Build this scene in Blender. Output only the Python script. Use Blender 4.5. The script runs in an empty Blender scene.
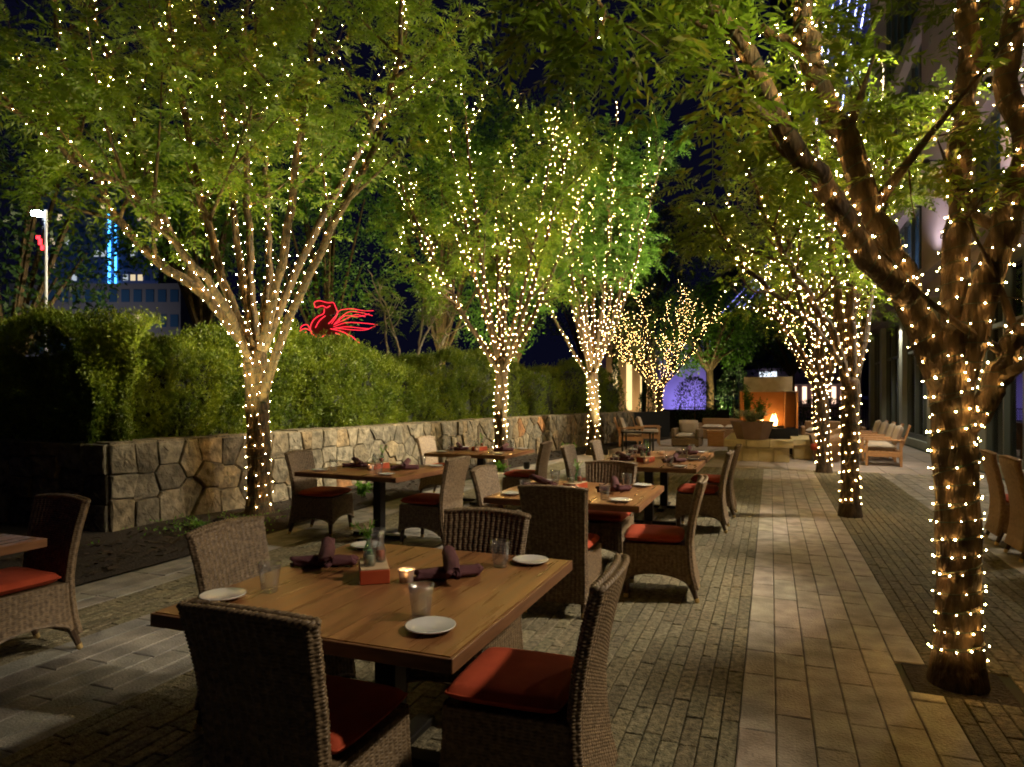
import bpy, math, random
import numpy as np
from mathutils import Vector, Matrix

R = math.radians
rng = np.random.default_rng(7)
random.seed(7)
scene = bpy.context.scene
COL = scene.collection
YAW = R(20.9); CA, SA = math.cos(YAW), math.sin(YAW)
HC = 1.55; F = 677.0; U0, V0 = 512.0, 397.0

def at(u, v, d):
    """a point d metres ahead of the camera, seen in direction (u, v)"""
    X = (u - U0) / F * d
    return Vector((-SA * d + CA * X, CA * d + SA * X, HC - (v - V0) / F * d))

# ------------------------------------------------------------------ materials
def new_mat(name):
    m = bpy.data.materials.new(name); m.use_nodes = True
    nt = m.node_tree
    for n in list(nt.nodes): nt.nodes.remove(n)
    out = nt.nodes.new('ShaderNodeOutputMaterial')
    return m, nt, out

def N(nt, t, **kw):
    n = nt.nodes.new(t)
    for k, v in kw.items():
        if k.startswith('i_'):
            key = k[2:].replace('_', ' ')
            n.inputs[key].default_value = v
        else: setattr(n, k, v)
    return n

def simple(name, col, rough=0.6, metal=0.0, col2=None, scale=8.0, bump=0.0, bscale=None, spec=0.5, coat=0.0, attr=None, detail=5.0, stretch=None, trans=0.0, ior=1.45, rough2=None):
    m, nt, out = new_mat(name)
    b = N(nt, 'ShaderNodeBsdfPrincipled')
    b.inputs['Roughness'].default_value = rough; b.inputs['Metallic'].default_value = metal
    b.inputs['Specular IOR Level'].default_value = spec; b.inputs['Coat Weight'].default_value = coat
    b.inputs['Transmission Weight'].default_value = trans; b.inputs['IOR'].default_value = ior
    b.inputs['Base Color'].default_value = (*col, 1)
    nt.links.new(b.outputs[0], out.inputs[0])
    tc = N(nt, 'ShaderNodeTexCoord')
    vec = tc.outputs['Object']
    if stretch:
        mp = N(nt, 'ShaderNodeMapping'); mp.inputs['Scale'].default_value = stretch
        nt.links.new(vec, mp.inputs[0]); vec = mp.outputs[0]
    if col2 is not None:
        nz = N(nt, 'ShaderNodeTexNoise'); nz.inputs['Scale'].default_value = scale; nz.inputs['Detail'].default_value = detail
        nt.links.new(vec, nz.inputs['Vector'])
        cr = N(nt, 'ShaderNodeValToRGB'); cr.color_ramp.elements[0].position = .33; cr.color_ramp.elements[1].position = .67
        cr.color_ramp.elements[0].color = (*col, 1); cr.color_ramp.elements[1].color = (*col2, 1)
        nt.links.new(nz.outputs[0], cr.inputs[0])
        colout = cr.outputs[0]
        if attr:
            at_ = N(nt, 'ShaderNodeAttribute', attribute_name=attr)
            mx = N(nt, 'ShaderNodeMix', data_type='RGBA', blend_type='MULTIPLY'); mx.inputs[0].default_value = 1
            nt.links.new(colout, mx.inputs[6]); nt.links.new(at_.outputs['Color'], mx.inputs[7]); colout = mx.outputs[2]
        nt.links.new(colout, b.inputs['Base Color'])
        if rough2 is not None:
            mr = N(nt, 'ShaderNodeMapRange'); mr.inputs['To Min'].default_value = rough; mr.inputs['To Max'].default_value = rough2
            mr.inputs['From Min'].default_value = .3; mr.inputs['From Max'].default_value = .7
            nt.links.new(nz.outputs[0], mr.inputs[0]); nt.links.new(mr.outputs[0], b.inputs['Roughness'])
    if bump:
        nb = N(nt, 'ShaderNodeTexNoise'); nb.inputs['Scale'].default_value = bscale or scale * 4; nb.inputs['Detail'].default_value = 6
        nt.links.new(vec, nb.inputs['Vector'])
        bp = N(nt, 'ShaderNodeBump'); bp.inputs['Strength'].default_value = bump; bp.inputs['Distance'].default_value = .02
        nt.links.new(nb.outputs[0], bp.inputs['Height']); nt.links.new(bp.outputs[0], b.inputs['Normal'])
    return m

def emit(name, col, s):
    m, nt, out = new_mat(name)
    e = N(nt, 'ShaderNodeEmission'); e.inputs[0].default_value = (*col, 1); e.inputs[1].default_value = s
    nt.links.new(e.outputs[0], out.inputs[0]); return m

def leafmat(name, c1, c2, c3=None, tr=0.45, scale=1.3):
    m, nt, out = new_mat(name)
    tc = N(nt, 'ShaderNodeTexCoord')
    nz = N(nt, 'ShaderNodeTexNoise'); nz.inputs['Scale'].default_value = scale; nz.inputs['Detail'].default_value = 3
    nt.links.new(tc.outputs['Object'], nz.inputs['Vector'])
    n2 = N(nt, 'ShaderNodeTexNoise'); n2.inputs['Scale'].default_value = 14; n2.inputs['Detail'].default_value = 1
    nt.links.new(tc.outputs['Object'], n2.inputs['Vector'])
    ad = N(nt, 'ShaderNodeMath', operation='MULTIPLY_ADD'); ad.inputs[1].default_value = .6
    nt.links.new(n2.outputs[0], ad.inputs[0])
    sb = N(nt, 'ShaderNodeMath', operation='SUBTRACT'); sb.inputs[1].default_value = .3
    nt.links.new(nz.outputs[0], sb.inputs[0]); nt.links.new(sb.outputs[0], ad.inputs[2])
    cr = N(nt, 'ShaderNodeValToRGB'); e = cr.color_ramp.elements
    e[0].position = .3; e[0].color = (*c1, 1); e[1].position = .62; e[1].color = (*c2, 1)
    if c3:
        k = e.new(.78); k.color = (*c3, 1)
    nt.links.new(ad.outputs[0], cr.inputs[0])
    b = N(nt, 'ShaderNodeBsdfPrincipled'); b.inputs['Roughness'].default_value = .45; b.inputs['Specular IOR Level'].default_value = .35
    t = N(nt, 'ShaderNodeBsdfTranslucent')
    nt.links.new(cr.outputs[0], b.inputs['Base Color'])
    hs = N(nt, 'ShaderNodeHueSaturation'); hs.inputs['Value'].default_value = 1.5; nt.links.new(cr.outputs[0], hs.inputs['Color'])
    nt.links.new(hs.outputs[0], t.inputs[0])
    mx = N(nt, 'ShaderNodeMixShader'); mx.inputs[0].default_value = tr
    nt.links.new(b.outputs[0], mx.inputs[1]); nt.links.new(t.outputs[0], mx.inputs[2]); nt.links.new(mx.outputs[0], out.inputs[0])
    return m

M = {}
M['leaf'] = leafmat('leaf_green', (.055, .105, .008), (.12, .19, .012), (.18, .15, .015))
M['leaf_cool'] = leafmat('leaf_deep_green', (.035, .10, .012), (.08, .18, .02), None)
M['leaf_lime'] = leafmat('leaf_lime', (.08, .14, .01), (.15, .22, .016), (.2, .18, .02))
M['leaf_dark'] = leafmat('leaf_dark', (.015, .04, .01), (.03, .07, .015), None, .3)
M['hedge'] = leafmat('hedge_leaf', (.05, .09, .007), (.15, .195, .012), None, .3, 2.2)
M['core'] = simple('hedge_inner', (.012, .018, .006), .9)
M['bark'] = simple('bark', (.02, .012, .004), .8, col2=(.10, .062, .02), scale=26, bump=1.0, bscale=55, stretch=(1, 1, .3), detail=9)
M['bark_dark'] = simple('bark_dark', (.02, .012, .006), .8, col2=(.10, .062, .03), scale=22, bump=1.0, bscale=55, stretch=(1, 1, .3), detail=9)
M['bark_pale'] = simple('bark_pale', (.30, .24, .17), .8, col2=(.45, .38, .28), scale=9, bump=.5, bscale=30, stretch=(1, 1, .35))
M['wire'] = simple('wire_green', (.012, .03, .014), .5)
M['bulb'] = emit('bulb_glow', (1, .56, .15), 330.0)
M['bulb_white'] = emit('bulb_far_glow', (1, .6, .2), 60.0)
M['stone'] = simple('wall_stone', (.085, .074, .052), .8, col2=(.25, .215, .155), scale=9, bump=1.0, bscale=22, attr='tint', detail=8)
M['mortar'] = simple('wall_mortar', (.05, .045, .035), .95, bump=.5, bscale=60)
M['slab'] = simple('slab_stone', (.17, .153, .132), .58, col2=(.36, .325, .28), scale=5.5, bump=.5, bscale=70, attr='tint', detail=8, rough2=.5)
M['slab_grey'] = simple('slab_grey_stone', (.13, .125, .12), .62, col2=(.29, .275, .25), scale=5.5, bump=.5, bscale=70, attr='tint', detail=8)
M['setts'] = simple('sett_stone', (.07, .062, .035), .8, col2=(.24, .21, .135), scale=30, bump=.9, bscale=85, attr='tint', detail=10)
M['plaza'] = simple('plaza_stone', (.25, .21, .19), .7, col2=(.33, .28, .25), scale=2, bump=.2, bscale=60, attr='tint')
M['grout'] = simple('grout', (.035, .032, .022), .95, col2=(.03, .04, .015), scale=6)
M['soil'] = simple('soil', (.010, .007, .005), .95, col2=(.028, .02, .013), scale=30, bump=1.0, bscale=45)
M['wicker'] = simple('wicker', (.085, .056, .03), .42, col2=(.23, .16, .092), scale=38, bump=.15, bscale=220, stretch=(1, 1, 1.5))
M['wicker_tan'] = simple('wicker_tan', (.20, .11, .05), .5, col2=(.32, .19, .09), scale=38)
M['cushion'] = simple('cushion_rust', (.33, .04, .012), .85, col2=(.42, .06, .018), scale=9, bump=.3, bscale=500)
M['cushion_beige'] = simple('cushion_beige', (.42, .35, .27), .9, col2=(.5, .42, .33), scale=6, bump=.25, bscale=300)
M['legwood'] = simple('dark_leg_wood', (.06, .035, .02), .45)
M['brass'] = simple('brass', (.65, .48, .2), .35, metal=.7)
M['table'] = simple('table_wood', (.19, .082, .032), .24, col2=(.33, .155, .062), scale=3.2, stretch=(9, .7, 9), bump=.05, bscale=40, detail=9, attr='tint', rough2=.4)
M['tableedge'] = simple('table_edge_wood', (.14, .062, .028), .4, col2=(.22, .10, .045), scale=6, stretch=(1, 1, 6))
M['black_metal'] = simple('black_metal', (.02, .018, .017), .42, metal=.4)
M['orange_wood'] = simple('orange_wood', (.38, .19, .08), .4, col2=(.5, .28, .13), scale=5, stretch=(1, 8, 8))
def thin_glass(name, tint, milk=.05):
    m, nt, out = new_mat(name)
    t = N(nt, 'ShaderNodeBsdfTransparent'); t.inputs[0].default_value = (*tint, 1)
    g = N(nt, 'ShaderNodeBsdfGlossy'); g.inputs['Roughness'].default_value = .04
    d = N(nt, 'ShaderNodeBsdfDiffuse'); d.inputs[0].default_value = (.8, .82, .85, 1)
    lw = N(nt, 'ShaderNodeLayerWeight'); lw.inputs[0].default_value = .35
    m1 = N(nt, 'ShaderNodeMixShader'); m2 = N(nt, 'ShaderNodeMixShader'); m2.inputs[0].default_value = milk
    nt.links.new(lw.outputs['Facing'], m1.inputs[0]); nt.links.new(t.outputs[0], m2.inputs[1]); nt.links.new(d.outputs[0], m2.inputs[2])
    mp = N(nt, 'ShaderNodeMath', operation='MULTIPLY'); mp.inputs[1].default_value = .75; nt.links.new(lw.outputs['Facing'], mp.inputs[0]); nt.links.new(mp.outputs[0], m1.inputs[0])
    nt.links.new(m2.outputs[0], m1.inputs[1]); nt.links.new(g.outputs[0], m1.inputs[2]); nt.links.new(m1.outputs[0], out.inputs[0])
    return m
M['glass'] = thin_glass('clear_glass', (.95, .97, .98), .03)
M['plate'] = simple('white_glazed_plate', (.66, .64, .62), .12, coat=1.0)
M['napkin'] = simple('napkin_plum', (.075, .024, .03), .88, col2=(.11, .038, .045), scale=12, bump=.35, bscale=180)
M['caddy'] = simple('caddy_red', (.33, .05, .02), .45, col2=(.42, .075, .025), scale=7)
M['caddy_top'] = simple('caddy_bare_wood', (.5, .36, .22), .5, col2=(.6, .45, .28), scale=5, stretch=(1, 8, 8))
M['oil'] = simple('pale_oil', (.55, .6, .4), .15, trans=.5)
M['spice'] = simple('red_spice', (.42, .10, .04), .5)
M['salt'] = simple('salt_white', (.8, .78, .72), .5)
M['greenglass'] = thin_glass('green_glass', (.6, .85, .6), .08)
M['frost'] = simple('frosted_cup', (.95, .8, .72), .35, trans=.6)
M['flame'] = emit('candle_flame', (1, .5, .17), 420.0)
M['fire'] = emit('fire_flame', (1, .58, .2), 14.0)
M['limestone'] = simple('limestone', (.42, .34, .17), .75, col2=(.54, .45, .26), scale=5, bump=.4, bscale=50, attr='tint')
M['concrete'] = simple('concrete_cap', (.30, .25, .18), .8, col2=(.4, .34, .26), scale=6, bump=.3)
M['copper'] = simple('copper_panel', (.62, .27, .09), .42, metal=.55, col2=(.5, .2, .06), scale=3)
M['pot'] = simple('pot_brown', (.16, .10, .075), .7, col2=(.2, .13, .1), scale=5)
M['facade'] = simple('facade_stone', (.36, .31, .33), .8, col2=(.42, .37, .38), scale=.8, bump=.1, bscale=20)
M['facade_dark'] = simple('facade_dark_metal', (.10, .115, .10), .45, metal=.3)
M['pilaster'] = simple('pilaster_stone', (.27, .29, .25), .7, col2=(.34, .36, .31), scale=1.4)
M['blueglass'] = simple('blue_glazing', (.05, .13, .24), .12, spec=.8)
M['winglass'] = simple('shop_glass', (.03, .035, .035), .05, spec=.9)
M['curtain'] = simple('green_curtain', (.045, .075, .045), .9)
M['ground'] = simple('ground_dark', (.04, .038, .032), .9, col2=(.06, .055, .045), scale=.7)
M['sprout'] = leafmat('sprout_leaf', (.08, .2, .02), (.14, .3, .04), None, .4)
M['silver'] = leafmat('silver_leaf', (.2, .26, .16), (.33, .4, .27), None, .3)

# ------------------------------------------------------------------ mesh helpers
class MB:
    def __init__(s): s.v = []; s.f = []; s.n = 0; s.tint = []; s.hastint = False
    def raw(s, verts, faces, tint=None):
        verts = np.asarray(verts, dtype=float).reshape(-1, 3)
        s.v.append(verts)
        for f in faces: s.f.append([i + s.n for i in f])
        s.n += len(verts)
        if tint is not None: s.hastint = True
        s.tint.append(np.tile(np.array(tint if tint is not None else (1, 1, 1)), (len(verts), 1)))
    def box(s, c, size, rz=0.0, bev=0.0, tint=None, mat=None):
        x, y, z = size[0] / 2, size[1] / 2, size[2] / 2
        if bev <= 0:
            v = [(-x, -y, -z), (x, -y, -z), (x, y, -z), (-x, y, -z), (-x, -y, z), (x, -y, z), (x, y, z), (-x, y, z)]
            f = [(0, 3, 2, 1), (4, 5, 6, 7), (0, 1, 5, 4), (1, 2, 6, 5), (2, 3, 7, 6), (3, 0, 4, 7)]
        else:
            b = bev; v = []; 
            for sx, sy, sz in [(-1,-1,-1),(1,-1,-1),(1,1,-1),(-1,1,-1),(-1,-1,1),(1,-1,1),(1,1,1),(-1,1,1)]:
                v += [(sx*x, sy*(y-b), sz*(z-b)), (sx*(x-b), sy*y, sz*(z-b)), (sx*(x-b), sy*(y-b), sz*z)]
            def q(a): return a
            X = lambda i: 3*i; Y = lambda i: 3*i+1; Z = lambda i: 3*i+2
            f = [(Z(3),Z(2),Z(1),Z(0)), (Z(4),Z(5),Z(6),Z(7)), (Y(0),Y(1),Y(5),Y(4)), (X(1),X(2),X(6),X(5)), (Y(2),Y(3),Y(7),Y(6)), (X(3),X(0),X(4),X(7)),
                 (Y(0),Y(4),X(4),X(0)), (Y(5),Y(1),X(1),X(5)), (Y(6),X(6),X(2),Y(2)), (Y(3),X(3),X(7),Y(7)),
                 (Z(0),Z(1),Y(1),Y(0)), (Z(1),Z(2),X(2),X(1)), (Z(2),Z(3),Y(3),Y(2)), (Z(3),Z(0),X(0),X(3)),
                 (Z(4),Y(4),Y(5),Z(5)), (Z(5),X(5),X(6),Z(6)), (Z(6),Y(6),Y(7),Z(7)), (Z(7),X(7),X(4),Z(4)),
                 (X(0),Y(0),Z(0)), (X(1),Z(1),Y(1)), (X(2),Y(2),Z(2)), (X(3),Z(3),Y(3)), (X(4),Z(4),Y(4)), (X(5),Y(5),Z(5)), (X(6),Z(6),Y(6)), (X(7),Y(7),Z(7))]
        v = np.array(v, float)
        if mat is not None:
            v = v @ np.array(mat.to_3x3()).T
        if rz:
            c_, s_ = math.cos(rz), math.sin(rz)
            v = np.stack([v[:, 0]*c_ - v[:, 1]*s_, v[:, 0]*s_ + v[:, 1]*c_, v[:, 2]], 1)
        s.raw(v + np.array(c, float), f, tint)
    def tube(s, pts, rad, seg=8, cap=True, tint=None):
        pts = np.asarray([tuple(p) for p in pts], float); n = len(pts)
        rad = np.broadcast_to(np.asarray(rad, float), (n,))
        tg = np.gradient(pts, axis=0); tg /= np.linalg.norm(tg, axis=1)[:, None] + 1e-9
        a = np.array([1., 0, 0]) if abs(tg[0][0]) < .8 else np.array([0., 1, 0])
        nrm = np.cross(tg[0], a); nrm /= np.linalg.norm(nrm)
        ang = np.arange(seg) * 2 * math.pi / seg
        V = []
        for i in range(n):
            nrm = nrm - tg[i] * nrm.dot(tg[i]); nrm /= np.linalg.norm(nrm) + 1e-9
            b = np.cross(tg[i], nrm)
            V.append(pts[i] + rad[i] * (np.cos(ang)[:, None] * nrm + np.sin(ang)[:, None] * b))
        f = []
        for i in range(n - 1):
            for j in range(seg):
                k = (j + 1) % seg
                f.append((i*seg + j, i*seg + k, (i+1)*seg + k, (i+1)*seg + j))
        if cap:
            f.append(tuple(range(seg - 1, -1, -1))); f.append(tuple((n-1)*seg + j for j in range(seg)))
        s.raw(np.concatenate(V), f, tint)
    def lathe(s, prof, c=(0, 0, 0), seg=24, tint=None, closed=False):
        v = []; n = len(prof)
        for r, z in prof:
            for j in range(seg):
                a = j * 2 * math.pi / seg
                v.append((c[0] + r*math.cos(a), c[1] + r*math.sin(a), c[2] + z))
        f = []
        for i in range(n - 1):
            for j in range(seg):
                k = (j+1) % seg; f.append((i*seg+j, i*seg+k, (i+1)*seg+k, (i+1)*seg+j))
        if not closed:
            if prof[0][0] > 1e-6: f.append(tuple(range(seg-1, -1, -1)))
            if prof[-1][0] > 1e-6: f.append(tuple((n-1)*seg+j for j in range(seg)))
        s.raw(v, f, tint)
    def prism(s, poly, z0, z1, tint=None):
        n = len(poly)
        v = [(p[0], p[1], z0) for p in poly] + [(p[0], p[1], z1) for p in poly]
        f = [tuple(range(n-1, -1, -1)), tuple(range(n, 2*n))] + [(i, (i+1) % n, n+(i+1) % n, n+i) for i in range(n)]
        s.raw(v, f, tint)
    def build(s, name, mat, parent=None, smooth=False, **props):
        me = bpy.data.meshes.new(name)
        V = np.concatenate(s.v) if s.v else np.zeros((0, 3))
        me.from_pydata(V.tolist(), [], s.f)
        if s.hastint:
            ca = me.color_attributes.new('tint', 'FLOAT_COLOR', 'POINT')
            t = np.concatenate(s.tint); t = np.concatenate([t, np.ones((len(t), 1))], 1)
            ca.data.foreach_set('color', t.ravel().astype(np.float32))
        me.materials.append(mat)
        if smooth: me.polygons.foreach_set('use_smooth', np.ones(len(me.polygons), bool))
        me.update()
        return link(name, me, parent, **props)

def link(name, data, parent=None, **props):
    o = bpy.data.objects.new(name, data); COL.objects.link(o)
    if parent is not None: o.parent = parent
    for k, v in props.items():
        if v is not None: o[k] = v
    return o

def quads_mesh(name, V, mat, parent=None, Fq=None, **props):
    """V: (n,4,3) quads, fast"""
    V = np.asarray(V, np.float32); n = len(V)
    me = bpy.data.meshes.new(name)
    me.vertices.add(n*4); me.vertices.foreach_set('co', V.reshape(-1))
    me.loops.add(n*4); me.loops.foreach_set('vertex_index', np.arange(n*4, dtype=np.int32))
    me.polygons.add(n); me.polygons.foreach_set('loop_start', np.arange(0, n*4, 4, dtype=np.int32))
    me.polygons.foreach_set('loop_total', np.full(n, 4, np.int32))
    me.materials.append(mat); me.update(calc_edges=True)
    return link(name, me, parent, **props)

def grid_mesh(name, P, mat, parent=None, loop=False, smooth=True, **props):
    """P: (rows, cols, 3)"""
    r, c, _ = P.shape
    me = bpy.data.meshes.new(name)
    idx = np.arange(r*c).reshape(r, c)
    if loop: nx = np.roll(idx, -1, axis=1)
    else: nx = idx[:, 1:]; 
    a = idx[:-1, :] if loop else idx[:-1, :-1]
    b = nx[:-1]; d = idx[1:, :] if loop else idx[1:, :-1]; e = nx[1:]
    f = np.stack([a, b, e, d], -1).reshape(-1, 4)
    n = len(f)
    me.vertices.add(r*c); me.vertices.foreach_set('co', P.reshape(-1).astype(np.float32))
    me.loops.add(n*4); me.loops.foreach_set('vertex_index', f.reshape(-1).astype(np.int32))
    me.polygons.add(n); me.polygons.foreach_set('loop_start', np.arange(0, n*4, 4, dtype=np.int32))
    me.polygons.foreach_set('loop_total', np.full(n, 4, np.int32))
    if smooth: me.polygons.foreach_set('use_smooth', np.ones(n, bool))
    me.materials.append(mat); me.update(calc_edges=True)
    return link(name, me, parent, **props)

def thing(name, label, cat, loc=(0, 0, 0), rz=0.0, group=None):
    o = bpy.data.objects.new(name, None); COL.objects.link(o)
    o.location = loc; o.rotation_euler = (0, 0, rz); o['label'] = label; o['category'] = cat
    if group: o['group'] = group
    o.empty_display_size = .1
    return o

def tag(o, label, cat, group=None):
    o['label'] = label; o['category'] = cat
    if group: o['group'] = group
    return o

KIDS = {}
def dup(root, loc, rz, label, group=None):
    r = root.copy(); COL.objects.link(r); r.location = loc; r.rotation_euler = (0, 0, rz); r['label'] = label
    if group: r['group'] = group
    for ch in [o for o in COL.objects if o.parent == root]:
        c = ch.copy(); COL.objects.link(c); c.parent = r
        for g in [o for o in COL.objects if o.parent == ch]:
            d = g.copy(); COL.objects.link(d); d.parent = c
    return r

def snoise(P, s, seed=0):
    """cheap smooth pseudo noise, vectorised"""
    P = np.asarray(P, float) * s
    r = np.random.default_rng(seed); out = np.zeros(P.shape[:-1])
    for k in range(7):
        d = r.normal(size=3); d *= (0.6 + .5*k) / np.linalg.norm(d); ph = r.uniform(0, 6.28)
        out += np.sin(P @ d + ph) / (1 + .35*k)
    return out / 3.2
# ------------------------------------------------------------------ ground and paving
g = MB(); g.raw([(-400, -60, -.30), (400, -60, -.30), (400, 700, -.30), (-400, 700, -.30)], [(0, 1, 2, 3)])
g.build('ground', M['ground'], kind='structure')
g = MB(); g.box((-.4, 18, -.155), (9.8, 56, .28)); g.build('paving_bed', M['grout'], kind='structure')

def pave(name, x0, x1, y0, y1, w, lmin, lmax, mat, gap=.006, tv=.12, hole=None, ztop=.0, rough=.0015, clip=None, warm=0.0):
    n = max(1, round((x1 - x0) / w)); w = (x1 - x0) / n
    mb = MB(); rr = random.Random(name)
    for i in range(n):
        xa = x0 + i*w; y = y0 - rr.random()*lmax
        while y < y1:
            L = rr.uniform(lmin, lmax); ya, yb = max(y, y0), min(y + L, y1); y += L
            if yb - ya < .02: continue
            cx, cy = xa + w/2, (ya + yb)/2
            if clip and not clip(cx, cy): continue
            segs = [(ya, yb)]
            if hole and xa < hole[1] and xa + w > hole[0]:
                segs = [(a, b) for a, b in ((ya, min(yb, hole[2])), (max(ya, hole[3]), yb)) if b - a > .03]
            t0 = 1 + rr.uniform(-tv, tv); tt = (t0*(1 + rr.uniform(-.03, .05 + warm)), t0, t0*(1 - rr.uniform(0, .08 + warm)))
            for (a, b) in segs:
                g2 = gap/2; bv = min(.006, w*.06); z = ztop + rr.uniform(-rough, rough); tl = rr.uniform(-rough, rough)
                X0, X1, Y0, Y1 = xa + g2, xa + w - g2, a + g2, b - g2
                v = [(X0, Y0, z-.05), (X1, Y0, z-.05), (X1, Y1, z-.05), (X0, Y1, z-.05),
                     (X0, Y0, z-bv*.6), (X1, Y0, z-bv*.6), (X1, Y1, z-bv*.6), (X0, Y1, z-bv*.6),
                     (X0+bv, Y0+bv, z-tl), (X1-bv, Y0+bv, z+tl), (X1-bv, Y1-bv, z+tl), (X0+bv, Y1-bv, z-tl)]
                f = [(8, 9, 10, 11)]
                for k in range(4):
                    l = (k+1) % 4; f += [(k, l, 4+l, 4+k), (4+k, 4+l, 8+l, 8+k)]
                mb.raw(v, f, tt)
    return mb.build(name, mat, kind='structure')

YP = 15.6
PIT = (.70, 1.17, 4.08, 4.52)
pave('slab_path', -.14, .84, -.6, YP, .163, .34, .68, M['slab'], gap=.0045, hole=PIT, tv=.11, warm=.05)
pave('sett_paving', -3.08, -.14, -.6, YP, .082, .2, .46, M['setts'], tv=.22, gap=.006, rough=.0025)
pave('slab_band', -4.15, -3.08, .4, YP, .178, .4, .75, M['slab_grey'], tv=.10)
pave('sett_band', -4.72, -4.15, .4, YP, .082, .17, .34, M['setts'], tv=.22, gap=.006, rough=.0025)
pave('slab_edging', -5.3, -4.72, .4, YP, .19, .4, .75, M['slab_grey'], tv=.10)
pave('sett_walk', .84, 2.06, .2, YP, .082, .17, .34, M['setts'], hole=PIT, tv=.22, gap=.006, rough=.0025)
pave('slab_walk', 2.06, 4.05, 1.0, YP, .178, .4, .75, M['slab'], tv=.13)
pave('plaza', -5.2, 4.05, YP, 46, .6, .5, .9, M['plaza'], tv=.08, rough=.001)
# planting bed between paving and wall
def bed_edge(y): return -5.3 if y < 12.5 else -5.3 + .085*(y - 12.5)**1.25 * .9
b = MB(); P = []
ys = np.linspace(-2, 30, 80)
for y in ys:
    e = bed_edge(y)
    P.append([(e, y, .012), (e - .05, y, .035), (e - .6, y, .05 + .02*math.sin(y*3)), (e - 1.2, y, .05 + .02*math.cos(y*2)), (e - 4.0, y, .05)])
grid_mesh('planting_bed', np.array(P), M['soil'], kind='structure')
# soil in the pit of the near tree
s = MB(); s.box((.95, 4.32, -.027), (.47, .57, .04)); s.build('tree_pit_soil', M['soil'], kind='structure')
# raked bits of bark mulch in the bed
n = 2600
yy = rng.uniform(3, 22, n); xx = np.array([bed_edge(y) for y in yy]) - rng.uniform(.03, 1.3, n)
c = np.stack([xx, yy, .065 + rng.uniform(-.01, .012, n)], 1); a = rng.uniform(0, 6.28, n); l = rng.uniform(.015, .05, n); w = l*.35
dx = np.stack([np.cos(a), np.sin(a), rng.uniform(-.4, .4, n)], 1)*l[:, None]; dy = np.stack([-np.sin(a), np.cos(a), rng.uniform(-.4, .4, n)], 1)*w[:, None]
quads_mesh('bark_mulch', np.stack([c-dx-dy, c+dx-dy, c+dx+dy, c-dx+dy], 1), simple('mulch', (.03, .018, .011), .9), kind='stuff')

# ------------------------------------------------------------------ stone retaining wall
WP = [(-6.9, 5.45), (-6.75, 7.0), (-6.66, 8.5), (-6.6, 10), (-6.42, 12), (-6.2, 14), (-5.95, 16.2), (-5.5, 18.6), (-5.0, 21.2), (-4.5, 23.6)]
WP = np.array(WP)
seg = np.linalg.norm(np.diff(WP, axis=0), axis=1); cum = np.concatenate([[0], np.cumsum(seg)])
def wall_pt(s_):
    return np.stack([np.interp(s_, cum, WP[:, 0]), np.interp(s_, cum, WP[:, 1])], -1)
def wall_frame(s_):
    p = wall_pt(np.array(s_)); q = wall_pt(np.array(s_) + .05) if s_ < cum[-1]-.06 else wall_pt(np.array(s_)) * 2 - wall_pt(np.array(s_) - .05)
    t = (q - p); t /= np.linalg.norm(t); return p, t, np.array([t[1], -t[0]])   # normal towards +x
def clip_poly(poly, nx, ny, c):
    out = []
    for i in range(len(poly)):
        p, q = poly[i], poly[(i+1) % len(poly)]
        dp, dq = nx*p[0] + ny*p[1] - c, nx*q[0] + ny*q[1] - c
        if dp <= 0: out.append(p)
        if dp*dq < 0:
            t = dp/(dp-dq); out.append((p[0] + t*(q[0]-p[0]), p[1] + t*(q[1]-p[1])))
    return out
def cells(S, H, seed, wfun):
    rr = random.Random(seed); pts = []
    s_ = 0
    while s_ < S:
        w = wfun(s_); k = rr.choice([3, 3, 4]) if w > .27 else rr.choice([2, 2, 3])
        jx = .07 if rr.random() < .75 else .28; sh = rr.uniform(-.12, .12)
        for j in range(k):
            hh = H/k
            pts.append((s_ + w*(.5 + sh + rr.uniform(-jx, jx)), hh*(j + .5 + rr.uniform(-.24, .24) + (.28 if int(s_*7) % 2 else 0)), rr.random()))
        s_ += w
    res = []
    for i, p in enumerate(pts):
        poly = [(max(0, p[0]-1), 0), (min(S, p[0]+1), 0), (min(S, p[0]+1), H), (max(0, p[0]-1), H)]
        for j, q in enumerate(pts):
            if i == j or abs(p[0]-q[0]) > 1.6: continue
            nx, ny = q[0]-p[0], q[1]-p[1]; l = math.hypot(nx, ny)
            if l < 1e-6: continue
            nx /= l; ny /= l
            poly = clip_poly(poly, nx, ny, nx*(p[0]+q[0])/2 + ny*(p[1]+q[1])/2 - .0045)
            if len(poly) < 3: break
        if len(poly) >= 3: res.append(poly)
    return res
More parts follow.
